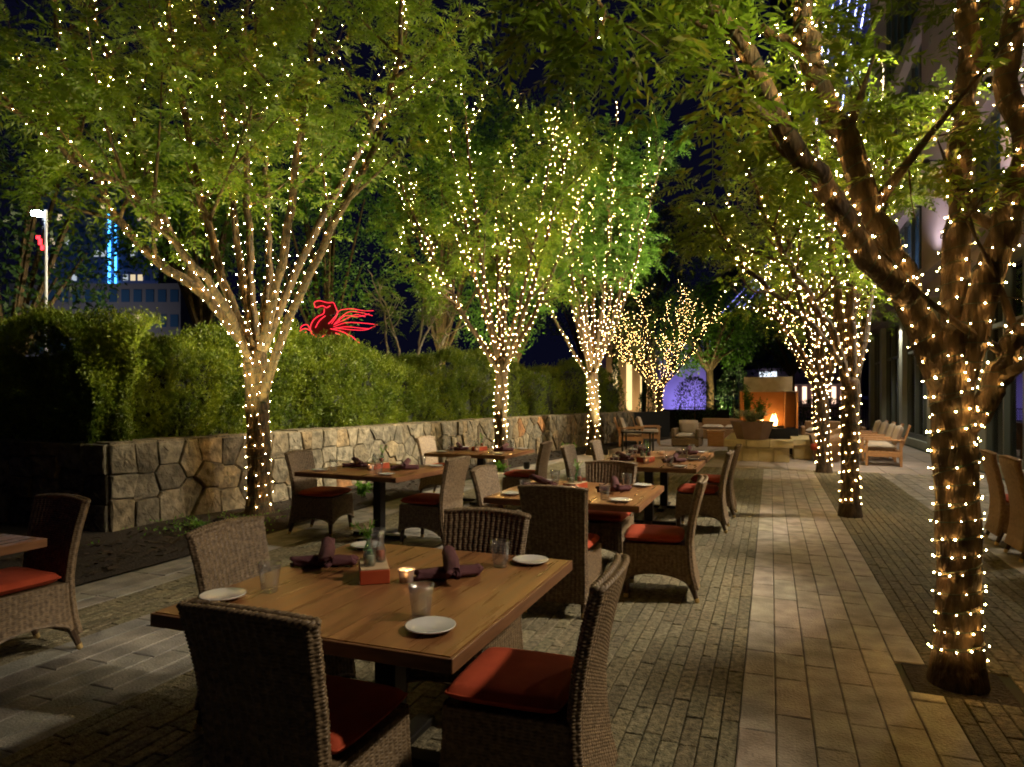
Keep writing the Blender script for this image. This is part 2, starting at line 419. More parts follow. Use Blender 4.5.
def stone_face(mb, S, H, fmap, seed, wfun):
    rr = random.Random(seed + 5)
    for poly in cells(S, H, seed, wfun):
        cx = sum(p[0] for p in poly)/len(poly); cz = sum(p[1] for p in poly)/len(poly)
        if len(poly) < 3: continue
        dep = rr.uniform(.02, .06); k = rr.uniform(.65, 1.25)
        base = rr.choice([(1, .95, .85), (1.03, .95, .8), (.85, .86, .86), (1.08, .92, .7), (.95, .93, .88), (.75, .75, .74)])
        if rr.random() < .03: base = (1.35, .75, .38)
        tint = tuple(k*c for c in base)
        rings = []
        P2 = []
        for i in range(len(poly)):   # densify edges
            p, q = poly[i], poly[(i+1) % len(poly)]
            L = math.hypot(q[0]-p[0], q[1]-p[1]); m = max(1, int(L/.09))
            for t in range(m): P2.append((p[0] + (q[0]-p[0])*t/m, p[1] + (q[1]-p[1])*t/m))
        n = len(P2)
        for (sc, dd) in ((1.0, 0.0), (.975, dep*.75), (.92, dep), (.6, dep*1.08), (.3, dep*1.15)):
            ring = []
            for j, (a, z) in enumerate(P2):
                o = dd + (rr.uniform(-.007, .007) if dd else 0)
                jit = rr.uniform(-.006, .006) if 0 < dd else 0
                ring.append(fmap(cx + (a-cx)*sc + jit, cz + (z-cz)*sc + jit, o))
            rings.append(ring)
        v = [p for r_ in rings for p in r_] + [fmap(cx, cz, dep*1.15)]
        f = []
        for r_ in range(4):
            for j in range(n):
                l = (j+1) % n; f.append((r_*n+j, r_*n+l, (r_+1)*n+l, (r_+1)*n+j))
        for j in range(n): f.append((4*n+j, 4*n+(j+1) % n, 5*n))
        mb.raw(v, f, tint)
WH = 1.02
wall = thing('stone_retaining_wall', 'long curving dry stone retaining wall below the clipped green hedge', 'wall', (0, 0, 0))
mb = MB()
def fm(a, z, o):
    p, t, nn = wall_frame(a); q = p + nn*o; return (q[0], q[1], z)
stone_face(mb, cum[-1], WH, fm, 15, lambda s_: random.uniform(.24, .42) if s_ < 4.2 else random.uniform(.15, .26))
def fm2(a, z, o): return (-6.9 - a, 5.45 - o, z)
stone_face(mb, 6.0, WH, fm2, 12, lambda s_: random.uniform(.32, .55))
# a few corner stones closing the corner
mb.build('stone_facing', M['stone'], wall)
cb = MB(); ss = np.linspace(0, cum[-1], 60); V = []
for s_ in ss:
    p, t, nn = wall_frame(float(s_)); q = p - nn*.45
    V += [(p[0], p[1], 0), (p[0], p[1], WH + .004), (q[0], q[1], WH + .004), (q[0], q[1], 0)]
f = []
for i in range(len(ss)-1):
    for k in range(3): f.append((4*i+k, 4*i+k+1, 4*i+k+5, 4*i+k+4))
cb.raw(V, f); cb.box((-10.0, 5.66, WH/2), (6.2, .4, WH)); cb.build('mortar_core', M['mortar'], wall)
# flat coping skin of irregular capstones
cp = MB(); s_ = 0.0
while s_ < cum[-1]-.2:
    L = random.uniform(.3, .6); e = min(s_+L, cum[-1]-.08); k = random.uniform(.7, 1.1)
    pa, ta, na = wall_frame(s_+.006); pb, tb, nb_ = wall_frame(e-.006)
    z = WH + .006 + random.uniform(0, .012)
    A = pa + na*.015; B = pb + nb_*.02; C_ = pb - nb_*.4; D = pa - na*.4
    lo = [(q[0], q[1], WH-.01) for q in (A, B, C_, D)]; hi = [(q[0], q[1], z+.012) for q in (A, B, C_, D)]
    cp.raw(lo+hi, [(4, 5, 6, 7), (0, 1, 5, 4), (1, 2, 6, 5), (2, 3, 7, 6), (3, 0, 4, 7)], (k, k*.95, k*.85)); s_ = e
cp.build('capstones', M['stone'], wall)

# ------------------------------------------------------------------ hedge
def leaf_quads(c, dirs, nrm, L, W):
    side = np.cross(dirs, nrm); side /= np.linalg.norm(side, axis=1)[:, None] + 1e-9
    L = L[:, None]; W = W[:, None]
    return np.stack([c, c + dirs*L*.45 + side*W, c + dirs*L, c + dirs*L*.45 - side*W], 1)
def unit(a): return a/(np.linalg.norm(a, axis=1)[:, None] + 1e-9)

def sprig_field(P, Nn, per, Ls, lw, rg, up=.5):
    """P,N: sprig bases and outward normals; each carries `per` small leaves"""
    n = len(P); D = unit(Nn*.6 + rg.normal(size=(n, 3))*.4 + np.array([0, 0, up]))
    t = (np.arange(per)+.3)/per
    SL = rg.uniform(.07, .16, n)*np.where(rg.random(n) < .05, 2.0, 1.0)
    B = P[:, None, :] + D[:, None, :]*(SL[:, None]*t[None])[..., None]
    d2 = unit((D[:, None, :]*.8 + rg.normal(size=(n, per, 3))*.65).reshape(-1, 3)); nn = unit(rg.normal(size=(n*per, 3)))
    return leaf_quads(B.reshape(-1, 3), d2, nn, rg.uniform(*Ls, n*per), rg.uniform(*lw, n*per))

def hedge_profile(y): return 2.44 + .12*np.sin(y*.9) + .07*np.sin(y*2.3+1)
hd = thing('hedge', 'long billowing green hedge growing behind the stone retaining wall', 'hedge')
rg = np.random.default_rng(3)
Q = []
# along-wall face, top ; leaf size grows with distance
for (s0, s1, dens, per) in ((0, 5, 1500, 9), (5, 10, 1050, 9), (10, cum[-1], 480, 9)):
    for part, area in (('face', 1.75*(s1-s0)), ('top', 1.3*(s1-s0))):
        n = int(dens*area*.62); s_ = rg.uniform(s0, s1, n); p = wall_pt(s_)
        h = hedge_profile(p[:, 1]) 
        if part == 'face':
            z = 1.0 + rg.uniform(-.08, 1, n)*(h-1.0); off = np.full(n, .32)
            nrm = np.tile([1., -.15, .1], (n, 1))
            roll = np.clip((z - (h-.55))/.55, 0, 1); off = off + .55*roll**2
            base = np.stack([p[:, 0] - off, p[:, 1], z], 1); nrm[:, 2] += roll
        else:
            off = rg.uniform(.7, 1.9, n); base = np.stack([p[:, 0] - off, p[:, 1], h - .02], 1); nrm = np.tile([.2, 0, 1.], (n, 1))
        lump = snoise(base, 2.0, 1)*.22 + snoise(base, 5.0, 2)*.17 + snoise(base, 13.0, 4)*.06 - .05
        base = base + unit(nrm)*lump[:, None] + rg.normal(size=(n, 3))*.02
        keep = (snoise(base, 7.0, 5) > -.55)
        base, nrm = base[keep], nrm[keep]
        Q.append(sprig_field(base, nrm, per, (.035, .065), (.006, .011), rg, up=.9))
n = 13000  # return towards the dark side
xx = rg.uniform(-12.5, -6.9, n); zz = 1.0 + rg.random(n)*1.55
yb = 5.75 + .5*np.clip((zz-2.1)/.5, 0, 1)**2
base = np.stack([xx, yb, zz], 1); nrm = np.tile([.1, -1., .2], (n, 1))
base = base + nrm*(snoise(base, 2.2, 1)*.16 + snoise(base, 6, 2)*.09)[:, None]
Q.append(sprig_field(base, nrm, 9, (.03, .055), (.005, .009), rg))
quads_mesh('foliage', np.concatenate(Q), M['hedge'], hd)
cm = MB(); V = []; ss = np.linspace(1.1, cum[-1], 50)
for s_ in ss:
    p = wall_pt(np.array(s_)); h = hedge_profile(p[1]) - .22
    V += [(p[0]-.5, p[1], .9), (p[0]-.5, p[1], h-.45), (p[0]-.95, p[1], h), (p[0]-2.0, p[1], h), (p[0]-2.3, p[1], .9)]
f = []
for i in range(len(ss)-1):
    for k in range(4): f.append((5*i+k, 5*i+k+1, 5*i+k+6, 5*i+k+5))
f.append((0, 4, 3, 2, 1)); cm.raw(V, f); cm.box((-10.2, 7.2, 1.45), (5.6, 1.9, 1.3)); cm.build('dark_core', M['core'], hd)  # solid dark core fills the hedge behind the leaf sprigs
# ------------------------------------------------------------------ trees and string lights
def smooth_path(pts, n):
    pts = [Vector(p) for p in pts]
    if len(pts) == 2: return [pts[0].lerp(pts[1], i/(n-1)) for i in range(n)]
    P = [pts[0]*2 - pts[1]] + pts + [pts[-1]*2 - pts[-2]]; out = []; m = len(pts) - 1
    for i in range(n):
        t = i/(n-1)*m; k = min(int(t), m-1); t -= k
        a, b, c, d = P[k:k+4]
        out.append(.5*((2*b) + (c-a)*t + (2*a-5*b+4*c-d)*t*t + (-a+3*b-3*c+d)*t**3))
    return out
def plen(p): return sum((p[i+1]-p[i]).length for i in range(len(p)-1))
def rndvec(rr): 
    v = Vector((rr.gauss(0, 1), rr.gauss(0, 1), rr.gauss(0, 1))); return v.normalized()

def fronds_mesh(name, org, dirs, rg, mat, parent, size=(.2, .34), pairs=6, lw=.13, ll=.30, droop=.5, rachis=True):
    """compound leaves: pairs of leaflets along a drooping rachis"""
    n = len(org); L = rg.uniform(*size, n)
    D = unit(dirs); up = np.tile([0., 0, 1.], (n, 1)) + rg.normal(size=(n, 3))*.35
    S = unit(np.cross(D, up)); Nn = unit(np.cross(S, D))
    t = (np.arange(pairs)+1.2)/(pairs+.8)
    dr = rg.uniform(droop*.3, droop*1.3, n)
    C = org[:, None] + D[:, None]*(L[:, None]*t[None])[..., None]; C[..., 2] -= dr[:, None]*L[:, None]*t[None]**2
    tang = D[:, None] - np.array([0, 0, 1.])*(2*dr[:, None]*t[None])[..., None]
    tang /= np.linalg.norm(tang, axis=2)[..., None]
    out = []
    prof = np.sin(np.pi*(.18 + .72*t))**.7
    for sgn in (-1, 1):
        d = tang*.55 + S[:, None]*sgn*.85 - Nn[:, None]*.12 + rg.normal(size=(n, pairs, 3))*.12
        d /= np.linalg.norm(d, axis=2)[..., None]
        ln = L[:, None]*ll*prof[None]*rg.uniform(.8, 1.15, (n, pairs)); wd = L[:, None]*lw*.36*prof[None]
        nn = Nn[:, None] + rg.normal(size=(n, pairs, 3))*.3
        sd = np.cross(d, nn); sd /= np.linalg.norm(sd, axis=2)[..., None]
        q = np.stack([C, C + d*(ln*.4)[..., None] + sd*wd[..., None], C + d*ln[..., None], C + d*(ln*.4)[..., None] - sd*wd[..., None]], 2)
        out.append(q.reshape(-1, 4, 3))
    # end leaflet
    c = C[:, -1]; d = tang[:, -1]; ln = L*ll*.9; sd = S*(L*lw*.33)[:, None]
    out.append(np.stack([c, c + d*(ln*.4)[:, None] + sd, c + d*ln[:, None], c + d*(ln*.4)[:, None] - sd], 1))
    if rachis:
        w = S*.0016; e = C[:, -1]; m_ = C[:, pairs//2]
        out.append(np.stack([org-w, m_-w, m_+w, org+w], 1)); out.append(np.stack([m_-w, e-w, e+w, m_+w], 1))
    return quads_mesh(name, np.concatenate(out), mat, parent)

ICO = None
def bulb_mesh(r, mat, nm):
    mb = MB(); mb.lathe([(0, -r), (r*1.05, 0), (0, r*1.2)], seg=4)
    me = bpy.data.meshes.new(nm); me.from_pydata(np.concatenate(mb.v).tolist(), [], mb.f); me.materials.append(mat); return me

CAM = Vector((0, 0, HC))
def in_view(p):
    x, y, z = p; d = -SA*x + CA*y
    if d < .3: return False
    X = CA*x + SA*y; u = U0 + F*X/d; v = V0 - (z-HC)*F/d
    return 0 <= u <= 1024 and 0 <= v <= 767

def string_lights(label, wires, spots, r, mat, group='warm string lights wound round the trees', wire_r=.0028, wseg=4, draw_wire=True):
    """wires: polylines; spots: bulb positions"""
    mb = MB()
    if draw_wire:
        for w in wires:
            if len(w) > 1: mb.tube(w, wire_r, wseg, cap=False)
    else:
        for w in wires[:6]:
            if len(w) > 1: mb.tube(w, wire_r, 3, cap=False)
    root = mb.build('string_lights', M['wire']); tag(root, label, 'string lights', group)
    spots = sorted(spots, key=lambda p: ((0 if in_view(p) else 1), (Vector(p)-CAM).length))
    me = bulb_mesh(r, mat, 'bulb')
    for p in spots[:100]:
        o = link('bulb', me, root); o.location = p; k_ = random.uniform(.55, 1.35); o.scale = (k_, k_, k_); o.rotation_euler = (random.random()*3, random.random()*3, 0)
    rest = spots[100:]
    if rest:
        base = np.array([v.co for v in me.vertices]); fc = [tuple(p.vertices) for p in me.polygons]
        rest = np.array([tuple(p) for p in rest]); V = (rest[:, None] + base[None]*rng.uniform(.55, 1.35, (len(rest), 1, 1))).reshape(-1, 3); nb = len(base)
        m2 = bpy.data.meshes.new('bulbs_rest'); m2.from_pydata(V.tolist(), [], [tuple(i + k*nb for i in f) for k in range(len(rest)) for f in fc])
        m2.materials.append(mat); link('bulb', m2, root, kind='stuff')
    return root

def wind(path, rads, pitch, gap, rr, wires, spots, wob=.25):
    """helical wire round a limb, a bulb every gap metres of wire"""
    L = plen(path)
    if L < .05: return
    n = max(6, int(L/pitch*12)); P = [Vector(p) for p in path]
    acc = [0]
    for i in range(len(P)-1): acc.append(acc[-1] + (P[i+1]-P[i]).length)
    w = []; ph = rr.uniform(0, 6.28); last = None; dist = 0; s_ = 0
    for i in range(n):
        s_ = L*i/(n-1); k = 0
        while k < len(acc)-2 and acc[k+1] < s_: k += 1
        t = (s_-acc[k])/max(1e-6, acc[k+1]-acc[k]); c = P[k].lerp(P[k+1], t); r_ = rads[k] + (rads[k+1]-rads[k])*t
        tg = (P[k+1]-P[k]).normalized(); a = Vector((1, .13, .07)); nn = (a - tg*a.dot(tg)).normalized(); b = tg.cross(nn)
        ph2 = ph + 2*math.pi*s_/pitch + wob*math.sin(s_*9)
        q = c + (nn*math.cos(ph2) + b*math.sin(ph2))*(r_ + .007)
        if last is not None:
            dist += (q-last).length
            if dist > gap:
                dist -= gap*rr.uniform(.45, 1.55); o = (nn*math.cos(ph2) + b*math.sin(ph2))*.008 + rndvec(rr)*.006
                spots.append(q + o)
        w.append(q); last = q
    wires.append(w)

def extra_wire(path, rads, rr, wires):
    wind(path, rads, .19, 9e9, rr, wires, [], .6)
def make_tree(label, kind_label, base, forkz, r0, limbs, seed, nfrond, lights=None, leaf='leaf', size=(.2, .34), group=None, trunk_top=None, cat='tree',
              lrad=(.055, .012), sub=(4, .35), seg=10, pairs=6, density_bias=0.25, pitch=.11, gap=.12, bulb_r=.006, bulb_mat='bulb', sub_len=(.7, 1.4), twig_lights=.6, trunk_wind=True, bark='bark', wire=True, name='tree', lightlabel=None, spread_z=0.35, leafstart=.45, tgap=1.0, tubeseg=None, lowest=None):
    rr = random.Random(seed); rg = np.random.default_rng(seed)
    root = thing(name, label, cat, base, 0, group); B = Vector(base)
    mb = MB(); wires = []; spots = []
    top = Vector(trunk_top) - B if trunk_top else Vector((rr.uniform(-.05, .05), rr.uniform(-.05, .05), forkz))
    tp = smooth_path([Vector((0, 0, -.1)), Vector((rr.uniform(-.03, .03), rr.uniform(-.03, .03), forkz*.45)), top], 18); tp += [top + Vector((0, 0, .05)), top + Vector((0, 0, .10)), top + Vector((0, 0, .13))]
    tr = [r0*(1.28 - .42*min(1, i/4) + .02*math.sin(i*2.1)) if i < 5 else r0*(.88 + .05*math.sin(i*1.7) ) for i in range(18)] + [r0*.82, r0*.55, r0*.05]
    mb.tube(tp, tr, 18)
    if trunk_wind and lights: wind([p + B for p in tp[2:18]], tr[2:18], pitch, gap*tgap, rr, wires, spots)
    if trunk_wind and lights and wire: extra_wire([p + B for p in tp[2:18]], tr[2:18], rr, wires)
    tips = []  # (point, dir, weight)
    for li, lm in enumerate(limbs):
        pts, ra, rb = lm[0], lm[1], lm[2]
        opts = lm[3] if len(lm) > 3 else {}
        path = smooth_path([Vector(p) - B for p in pts], 22)
        for i in range(3, 22): path[i] += rndvec(rr)*.012*(1 + i/10)
        rad = [ra*(1-i/21)**.8 + rb*(i/21) + rb*.1 for i in range(22)]
        mb.tube(path, rad, seg)
        if lights: wind([p + B for p in path], rad, pitch*1.05, gap, rr, wires, spots)
        ns = opts.get('sub', sub[0])
        for k in range(ns):
            t = rr.uniform(sub[1], .97); i = min(20, int(t*21)); p = path[i]; d = (path[i+1]-path[i]).normalized()
            side = rndvec(rr); side = (side - d*side.dot(d)).normalized()
            dd = (d*.55 + side*.9 + Vector((0, 0, spread_z))).normalized(); L = rr.uniform(*sub_len)*(1.15-.4*t)
            q = [p, p + dd*L*.5 + rndvec(rr)*.05, p + dd*L + Vector((0, 0, .12)) + rndvec(rr)*.1]
            sp = smooth_path(q, 8); r1 = max(rad[i]*.5, .008); sr = [r1*(1-j/7) + .004 for j in range(8)]
            mb.tube(sp, sr, 5)
            if lights and rr.random() < twig_lights: wind([x + B for x in sp], sr, pitch*1.3, gap, rr, wires, spots)
            for x in sp[2:]: tips.append((x, dd, 1.0))
            for m_ in range(3):
                j = rr.randint(2, 7); a = sp[j]; td = (dd*.5 + rndvec(rr)*.8 + Vector((0, 0, .1))).normalized(); TL = rr.uniform(.25, .6)*L
                tw = smooth_path([a, a + td*TL*.5, a + td*TL + rndvec(rr)*.04], 5); mb.tube(tw, [.006, .005, .004, .003, .002], 4)
                for x in tw[1:]: tips.append((x, td, 1.3))
                if lights and rr.random() < twig_lights*.35: wind([x + B for x in tw], [.005]*5, pitch*1.5, gap, rr, wires, spots)
        for i in range(int(22*leafstart), 22): tips.append((path[i], rndvec(rr), .6))
    mb.build('trunk', M[bark], root, smooth=True)
    if lowest is not None: tips = [t_ for t_ in tips if t_[0].z + B.z > lowest]
    if nfrond and tips:
        w = np.array([t[2] for t in tips]); w /= w.sum(); P = np.array([tuple(t[0]) for t in tips]); Dr = np.array([tuple(t[1]) for t in tips])
        ix = rg.choice(len(tips), nfrond, p=w); o = P[ix] + rg.normal(size=(nfrond, 3))*.05
        d = unit(Dr[ix]*.5 + rg.normal(size=(nfrond, 3))*[.8, .8, .35] + [0, 0, .05])
        fronds_mesh('crown', o, d, rg, M[leaf], root, size=size, pairs=pairs)
    if lights:
        sp = [p for p in spots if rr.random() < lights]
        string_lights(lightlabel, wires, sp, bulb_r, M[bulb_mat], draw_wire=wire)
    print(label[:30], len(spots)); return root

def fan_limbs(base, forkz, n, H, spread, seed, ra=.055, rb=.012, tilt=.5):
    rr = random.Random(seed); out = []; b = Vector(base); a0 = rr.uniform(0, 6.28)
    for i in range(n):
        a = a0 + i*2.399 + rr.uniform(-.3, .3); s_ = spread*rr.uniform(.35, 1.0); h = forkz + (H-forkz)*rr.uniform(.75, 1.0)*(1.05 - .2*s_/spread)
        dx, dy = math.cos(a), math.sin(a); z0 = forkz - rr.uniform(0, .35)
        out.append(([b + Vector((0, 0, z0)), b + Vector((dx*s_*.42, dy*s_*.42, forkz + (h-forkz)*.3)), b + Vector((dx*s_*.75, dy*s_*.75, forkz + (h-forkz)*.65)), b + Vector((dx*s_, dy*s_, h))], ra*rr.uniform(.7, 1.1), rb))
    return out

# --- first tree by the wall (limbs follow the photograph's fan)
B1 = (-6.12, 6.95, 0)
def L1(*uvd): return [at(u, v, d) for u, v, d in uvd]
l1 = [
 (L1((252, 352, 8.6), (205, 295, 8.4), (150, 255, 8.2), (105, 195, 7.9), (70, 100, 7.6), (50, -20, 7.4)), .07, .014),
 (L1((250, 352, 8.7), (200, 285, 8.9), (158, 205, 9.1), (138, 130, 9.2), (100, 40, 9.4), (80, -60, 9.5)), .065, .014),
 (L1((250, 345, 8.5), (226, 290, 8.1), (205, 215, 7.8), (178, 80, 7.6), (160, -60, 7.4)), .06, .014),
 (L1((254, 345, 8.8), (243, 280, 9.2), (226, 160, 9.7), (214, 20, 10.1), (208, -90, 10.3)), .06, .014),
 (L1((256, 340, 8.6), (250, 270, 8.6), (247, 180, 8.5), (244, 60, 8.4), (250, -80, 8.3)), .055, .014),
 (L1((258, 350, 8.7), (268, 280, 9.1), (268, 200, 9.5), (262, 90, 9.9), (270, -60, 10.2)), .055, .014),
 (L1((262, 350, 8.5), (282, 260, 8.2), (297, 160, 7.9), (312, 50, 7.6), (322, -60, 7.4)), .06, .014),
 (L1((262, 352, 8.7), (300, 262, 9.0), (345, 175, 9.2), (385, 100, 9.4), (410, 10, 9.6), (420, -60, 9.7)), .06, .014),
 (L1((262, 400, 8.6), (283, 335, 8.4), (325, 240, 8.1), (372, 150, 7.9), (398, 60, 7.7), (405, -40, 7.5)), .06, .014),
 (L1((250, 360, 8.5), (222, 300, 7.9), (180, 250, 7.3), (130, 190, 6.9), (60, 150, 6.5), (0, 90, 6.2)), .05, .012),
]
GT = 'street trees wrapped in warm string lights'
make_tree('broad many-limbed tree in front of the nearer end of the stone wall', '', B1, 2.05, .165, l1, 21, 5400, lights=1.0, sub=(9, .42), group=GT,
          lightlabel='string lights on the many-limbed tree by the nearer end of the stone wall', trunk_top=at(255, 352, 8.65), pitch=.13, gap=.18, bulb_r=.0046, sub_len=(.8, 1.6), twig_lights=.4, lowest=3.0, leaf='leaf')
# --- near tree beside the slab path
B2 = (.95, 4.30, 0)
r1 = [
 (L1((945, 385, 3.68), (905, 285, 3.70), (872, 215, 3.75), (840, 130, 3.8), (815, 60, 3.85), (799, -10, 3.9), (775, -170, 4.0)), .082, .03, {'sub': 4}),
 (L1((912, 300, 3.66), (863, 250, 3.62), (826, 190, 3.58), (790, 135, 3.53), (748, 61, 3.48), (690, -30, 3.4), (640, -110, 3.35)), .066, .022, {'sub': 5}),
 (L1((950, 400, 3.68), (955, 270, 3.72), (962, 170, 3.8), (965, 60, 3.85), (968, -120, 3.9)), .07, .042, {'sub': 2}),
 (L1((955, 395, 3.66), (1000, 250, 3.55), (1022, 160, 3.5), (1010, 60, 3.5), (1020, -80, 3.45)), .075, .035, {'sub': 3}),
 (L1((955, 440, 3.66), (990, 395, 3.6), (1010, 350, 3.55), (1045, 300, 3.5), (1090, 200, 3.45)), .065, .02),
 (L1((690, -30, 3.4), (640, -20, 3.2), (600, -15, 3.05), (550, -25, 2.95)), .02, .007, {'sub': 5}),
 (L1((815, 60, 3.85), (760, 30, 4.0), (700, 20, 4.2), (650, -30, 4.4)), .03, .01, {'sub': 5}),
]
make_tree('thick leaning tree in a soil pit beside the slab path', '', B2, 1.85, .122, r1, 33, 1150, lights=1.0, sub=(7, .3), group=GT,
          lightlabel='string lights on the thick leaning tree beside the slab path', trunk_top=at(948, 345, 3.68), pitch=.098, gap=.135, seg=16, bulb_r=.0037, size=(.20, .32), sub_len=(.4, .85), twig_lights=.12, leaf='leaf', lowest=2.6, pairs=7, leafstart=.8, bark='bark_dark', tgap=.62)
# --- second and third aisle trees
B3 = (.97, 9.8, 0)
r2 = [
 (L1((850, 400, 8.8), (835, 340, 8.7), (805, 290, 8.5), (775, 235, 8.3), (745, 160, 8.1)), .06, .014),
 (L1((850, 390, 8.8), (838, 310, 8.9), (828, 220, 9.1), (815, 140, 9.2), (805, 50, 9.3)), .07, .014),
 (L1((852, 385, 8.8), (850, 300, 8.8), (846, 200, 8.7), (850, 90, 8.7)), .075, .014),
 (L1((854, 385, 8.8), (868, 310, 9.0), (880, 220, 9.3), (885, 150, 9.5), (880, 60, 9.6)), .06, .014),
 (L1((845, 370, 8.8), (815, 330, 8.4), (780, 300, 8.0), (740, 260, 7.7), (715, 215, 7.5)), .04, .012),
]
make_tree('slender tree on the sett strip, first one beyond the thick leaning tree', '', B3, 1.95, .125, r2, 44, 1900, lights=1.0, sub=(7, .35), group=GT,
          lightlabel='string lights on the slender tree just beyond the thick leaning tree', trunk_top=at(851, 385, 8.8), pitch=.12, gap=.15, bulb_r=.0048, sub_len=(.6, 1.3), twig_lights=.6, leaf='leaf_lime', bark='bark_dark', wire=True, lowest=2.9)
B4 = (1.03, 15.3, 0)
make_tree('lit tree standing where the paving meets the plaza', '', B4, 1.9, .14, fan_limbs(B4, 1.9, 9, 7.0, 1.9, 5), 55, 1800, lights=1.0, sub=(6, .3), group=GT,
          lightlabel='string lights on the tree where the paving meets the plaza', pitch=.14, gap=.15, bulb_r=.0055, bark='bark_dark', sub_len=(.7, 1.4), twig_lights=.6, leaf='leaf_lime', size=(.24, .36), pairs=5, wire=False)
B5 = (1.25, 21.0, 0)
make_tree('lit tree between the fireplace and the wooden lounge chairs', '', B5, 1.9, .13, fan_limbs(B5, 1.9, 8, 6.4, 1.9, 6), 66, 1200, lights=.9, sub=(5, .3), group=GT,
          lightlabel='string lights on the tree between the fireplace and the wooden lounge chairs', pitch=.16, gap=.16, bulb_r=.007, bulb_mat='bulb_white', twig_lights=.6, leaf='leaf_lime', size=(.26, .4), pairs=4, wire=False, seg=6)
B6 = (-5.25, 13.1, 0)
make_tree('tree wrapped in lights rising behind the corner table at the middle of the wall', '', B6, 2.25, .15, fan_limbs(B6, 2.25, 10, 8.0, 2.7, 8), 77, 4100, lights=1.0, sub=(7, .35), group=GT,
          lightlabel='string lights on the tree rising at the middle of the stone wall', pitch=.14, gap=.17, bulb_r=.0058, bark='bark_dark', sub_len=(.7, 1.4), twig_lights=.45, leaf='leaf', size=(.24, .36), pairs=5, wire=False)
B7 = (-4.45, 17.75, 0)
make_tree('tallest green tree near the farther end of the stone wall', '', B7, 2.1, .17, fan_limbs(B7, 2.1, 11, 10.2, 2.7, 9), 88, 6200, lights=1.0, sub=(8, .35), group=GT,
          lightlabel='string lights on the tallest tree near the farther end of the stone wall', pitch=.15, gap=.17, bulb_r=.006, bark='bark_dark', sub_len=(.8, 1.5), twig_lights=.4, leaf='leaf_cool', size=(.26, .38), pairs=5, wire=False)
B8 = (-4.05, 26.8, 0)
make_tree('low round tree densely covered in lights behind the wooden armchairs', '', B8, 2.0, .16, fan_limbs(B8, 1.9, 14, 5.9, 3.3, 10), 99, 500, lights=1.0, sub=(7, .25), group=GT,
          lightlabel='dense string lights on the low round tree behind the wooden armchairs', pitch=.18, gap=.18, bulb_r=.007, bulb_mat='bulb_white', sub_len=(.6, 1.2), twig_lights=.9, leaf='leaf', size=(.3, .4), pairs=4, wire=False, seg=6)

# --- unlit dark trees beyond the hedge and round the plaza
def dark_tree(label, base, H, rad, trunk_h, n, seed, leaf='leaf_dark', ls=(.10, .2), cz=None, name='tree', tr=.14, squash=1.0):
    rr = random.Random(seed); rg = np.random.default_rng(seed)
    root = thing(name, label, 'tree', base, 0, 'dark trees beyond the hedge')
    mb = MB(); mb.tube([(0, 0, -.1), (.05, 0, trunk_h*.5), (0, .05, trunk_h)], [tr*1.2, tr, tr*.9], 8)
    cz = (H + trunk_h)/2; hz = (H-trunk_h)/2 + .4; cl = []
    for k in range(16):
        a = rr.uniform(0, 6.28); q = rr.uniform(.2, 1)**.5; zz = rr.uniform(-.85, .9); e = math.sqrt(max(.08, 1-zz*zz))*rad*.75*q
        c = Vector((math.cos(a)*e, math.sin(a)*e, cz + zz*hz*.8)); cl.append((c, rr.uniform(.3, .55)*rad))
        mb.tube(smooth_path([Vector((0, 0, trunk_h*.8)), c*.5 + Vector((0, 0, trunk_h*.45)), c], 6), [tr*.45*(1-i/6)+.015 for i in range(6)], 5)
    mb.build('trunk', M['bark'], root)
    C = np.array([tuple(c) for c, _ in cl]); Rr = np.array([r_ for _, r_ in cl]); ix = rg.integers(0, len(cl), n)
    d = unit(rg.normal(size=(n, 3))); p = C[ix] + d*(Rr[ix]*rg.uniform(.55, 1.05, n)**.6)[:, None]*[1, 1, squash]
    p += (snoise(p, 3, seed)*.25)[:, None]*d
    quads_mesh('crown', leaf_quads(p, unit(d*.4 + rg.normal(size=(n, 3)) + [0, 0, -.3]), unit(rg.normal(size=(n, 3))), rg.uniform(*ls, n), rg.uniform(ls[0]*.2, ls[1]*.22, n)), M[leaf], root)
    return root
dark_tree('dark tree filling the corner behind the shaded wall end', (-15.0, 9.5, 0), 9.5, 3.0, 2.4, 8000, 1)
dark_tree('dark tree between the city towers and the winged sign', (-13.4, 13.2, 0), 9.5, 2.3, 3.6, 9000, 2, leaf='leaf_cool')
dark_tree('dark tree behind the hedge beyond the many-limbed tree', (-14.6, 20.0, 0), 11.5, 3.4, 3.2, 13000, 3, leaf='leaf_cool')
dark_tree('tall dark tree behind the hedge, between the winged sign and the pale-trunked trees', (-10.9, 21.5, 0), 12.5, 3.4, 3.5, 15000, 4, leaf='leaf_cool')
dark_tree('tall dark tree behind the hedge at the middle of the wall', (-9.6, 25.5, 0), 13.5, 3.6, 3.5, 14000, 5, leaf='leaf_cool')
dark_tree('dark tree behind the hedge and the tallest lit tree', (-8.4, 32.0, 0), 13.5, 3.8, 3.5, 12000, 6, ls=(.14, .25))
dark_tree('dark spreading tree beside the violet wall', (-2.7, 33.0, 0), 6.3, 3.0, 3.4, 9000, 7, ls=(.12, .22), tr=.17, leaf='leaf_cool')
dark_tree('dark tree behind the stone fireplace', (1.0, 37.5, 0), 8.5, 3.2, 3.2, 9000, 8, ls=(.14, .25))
dark_tree('tall dark tree rising behind the low round lit tree', (-7.0, 40.0, 0), 13.0, 4.2, 4, 9000, 9, ls=(.16, .3))
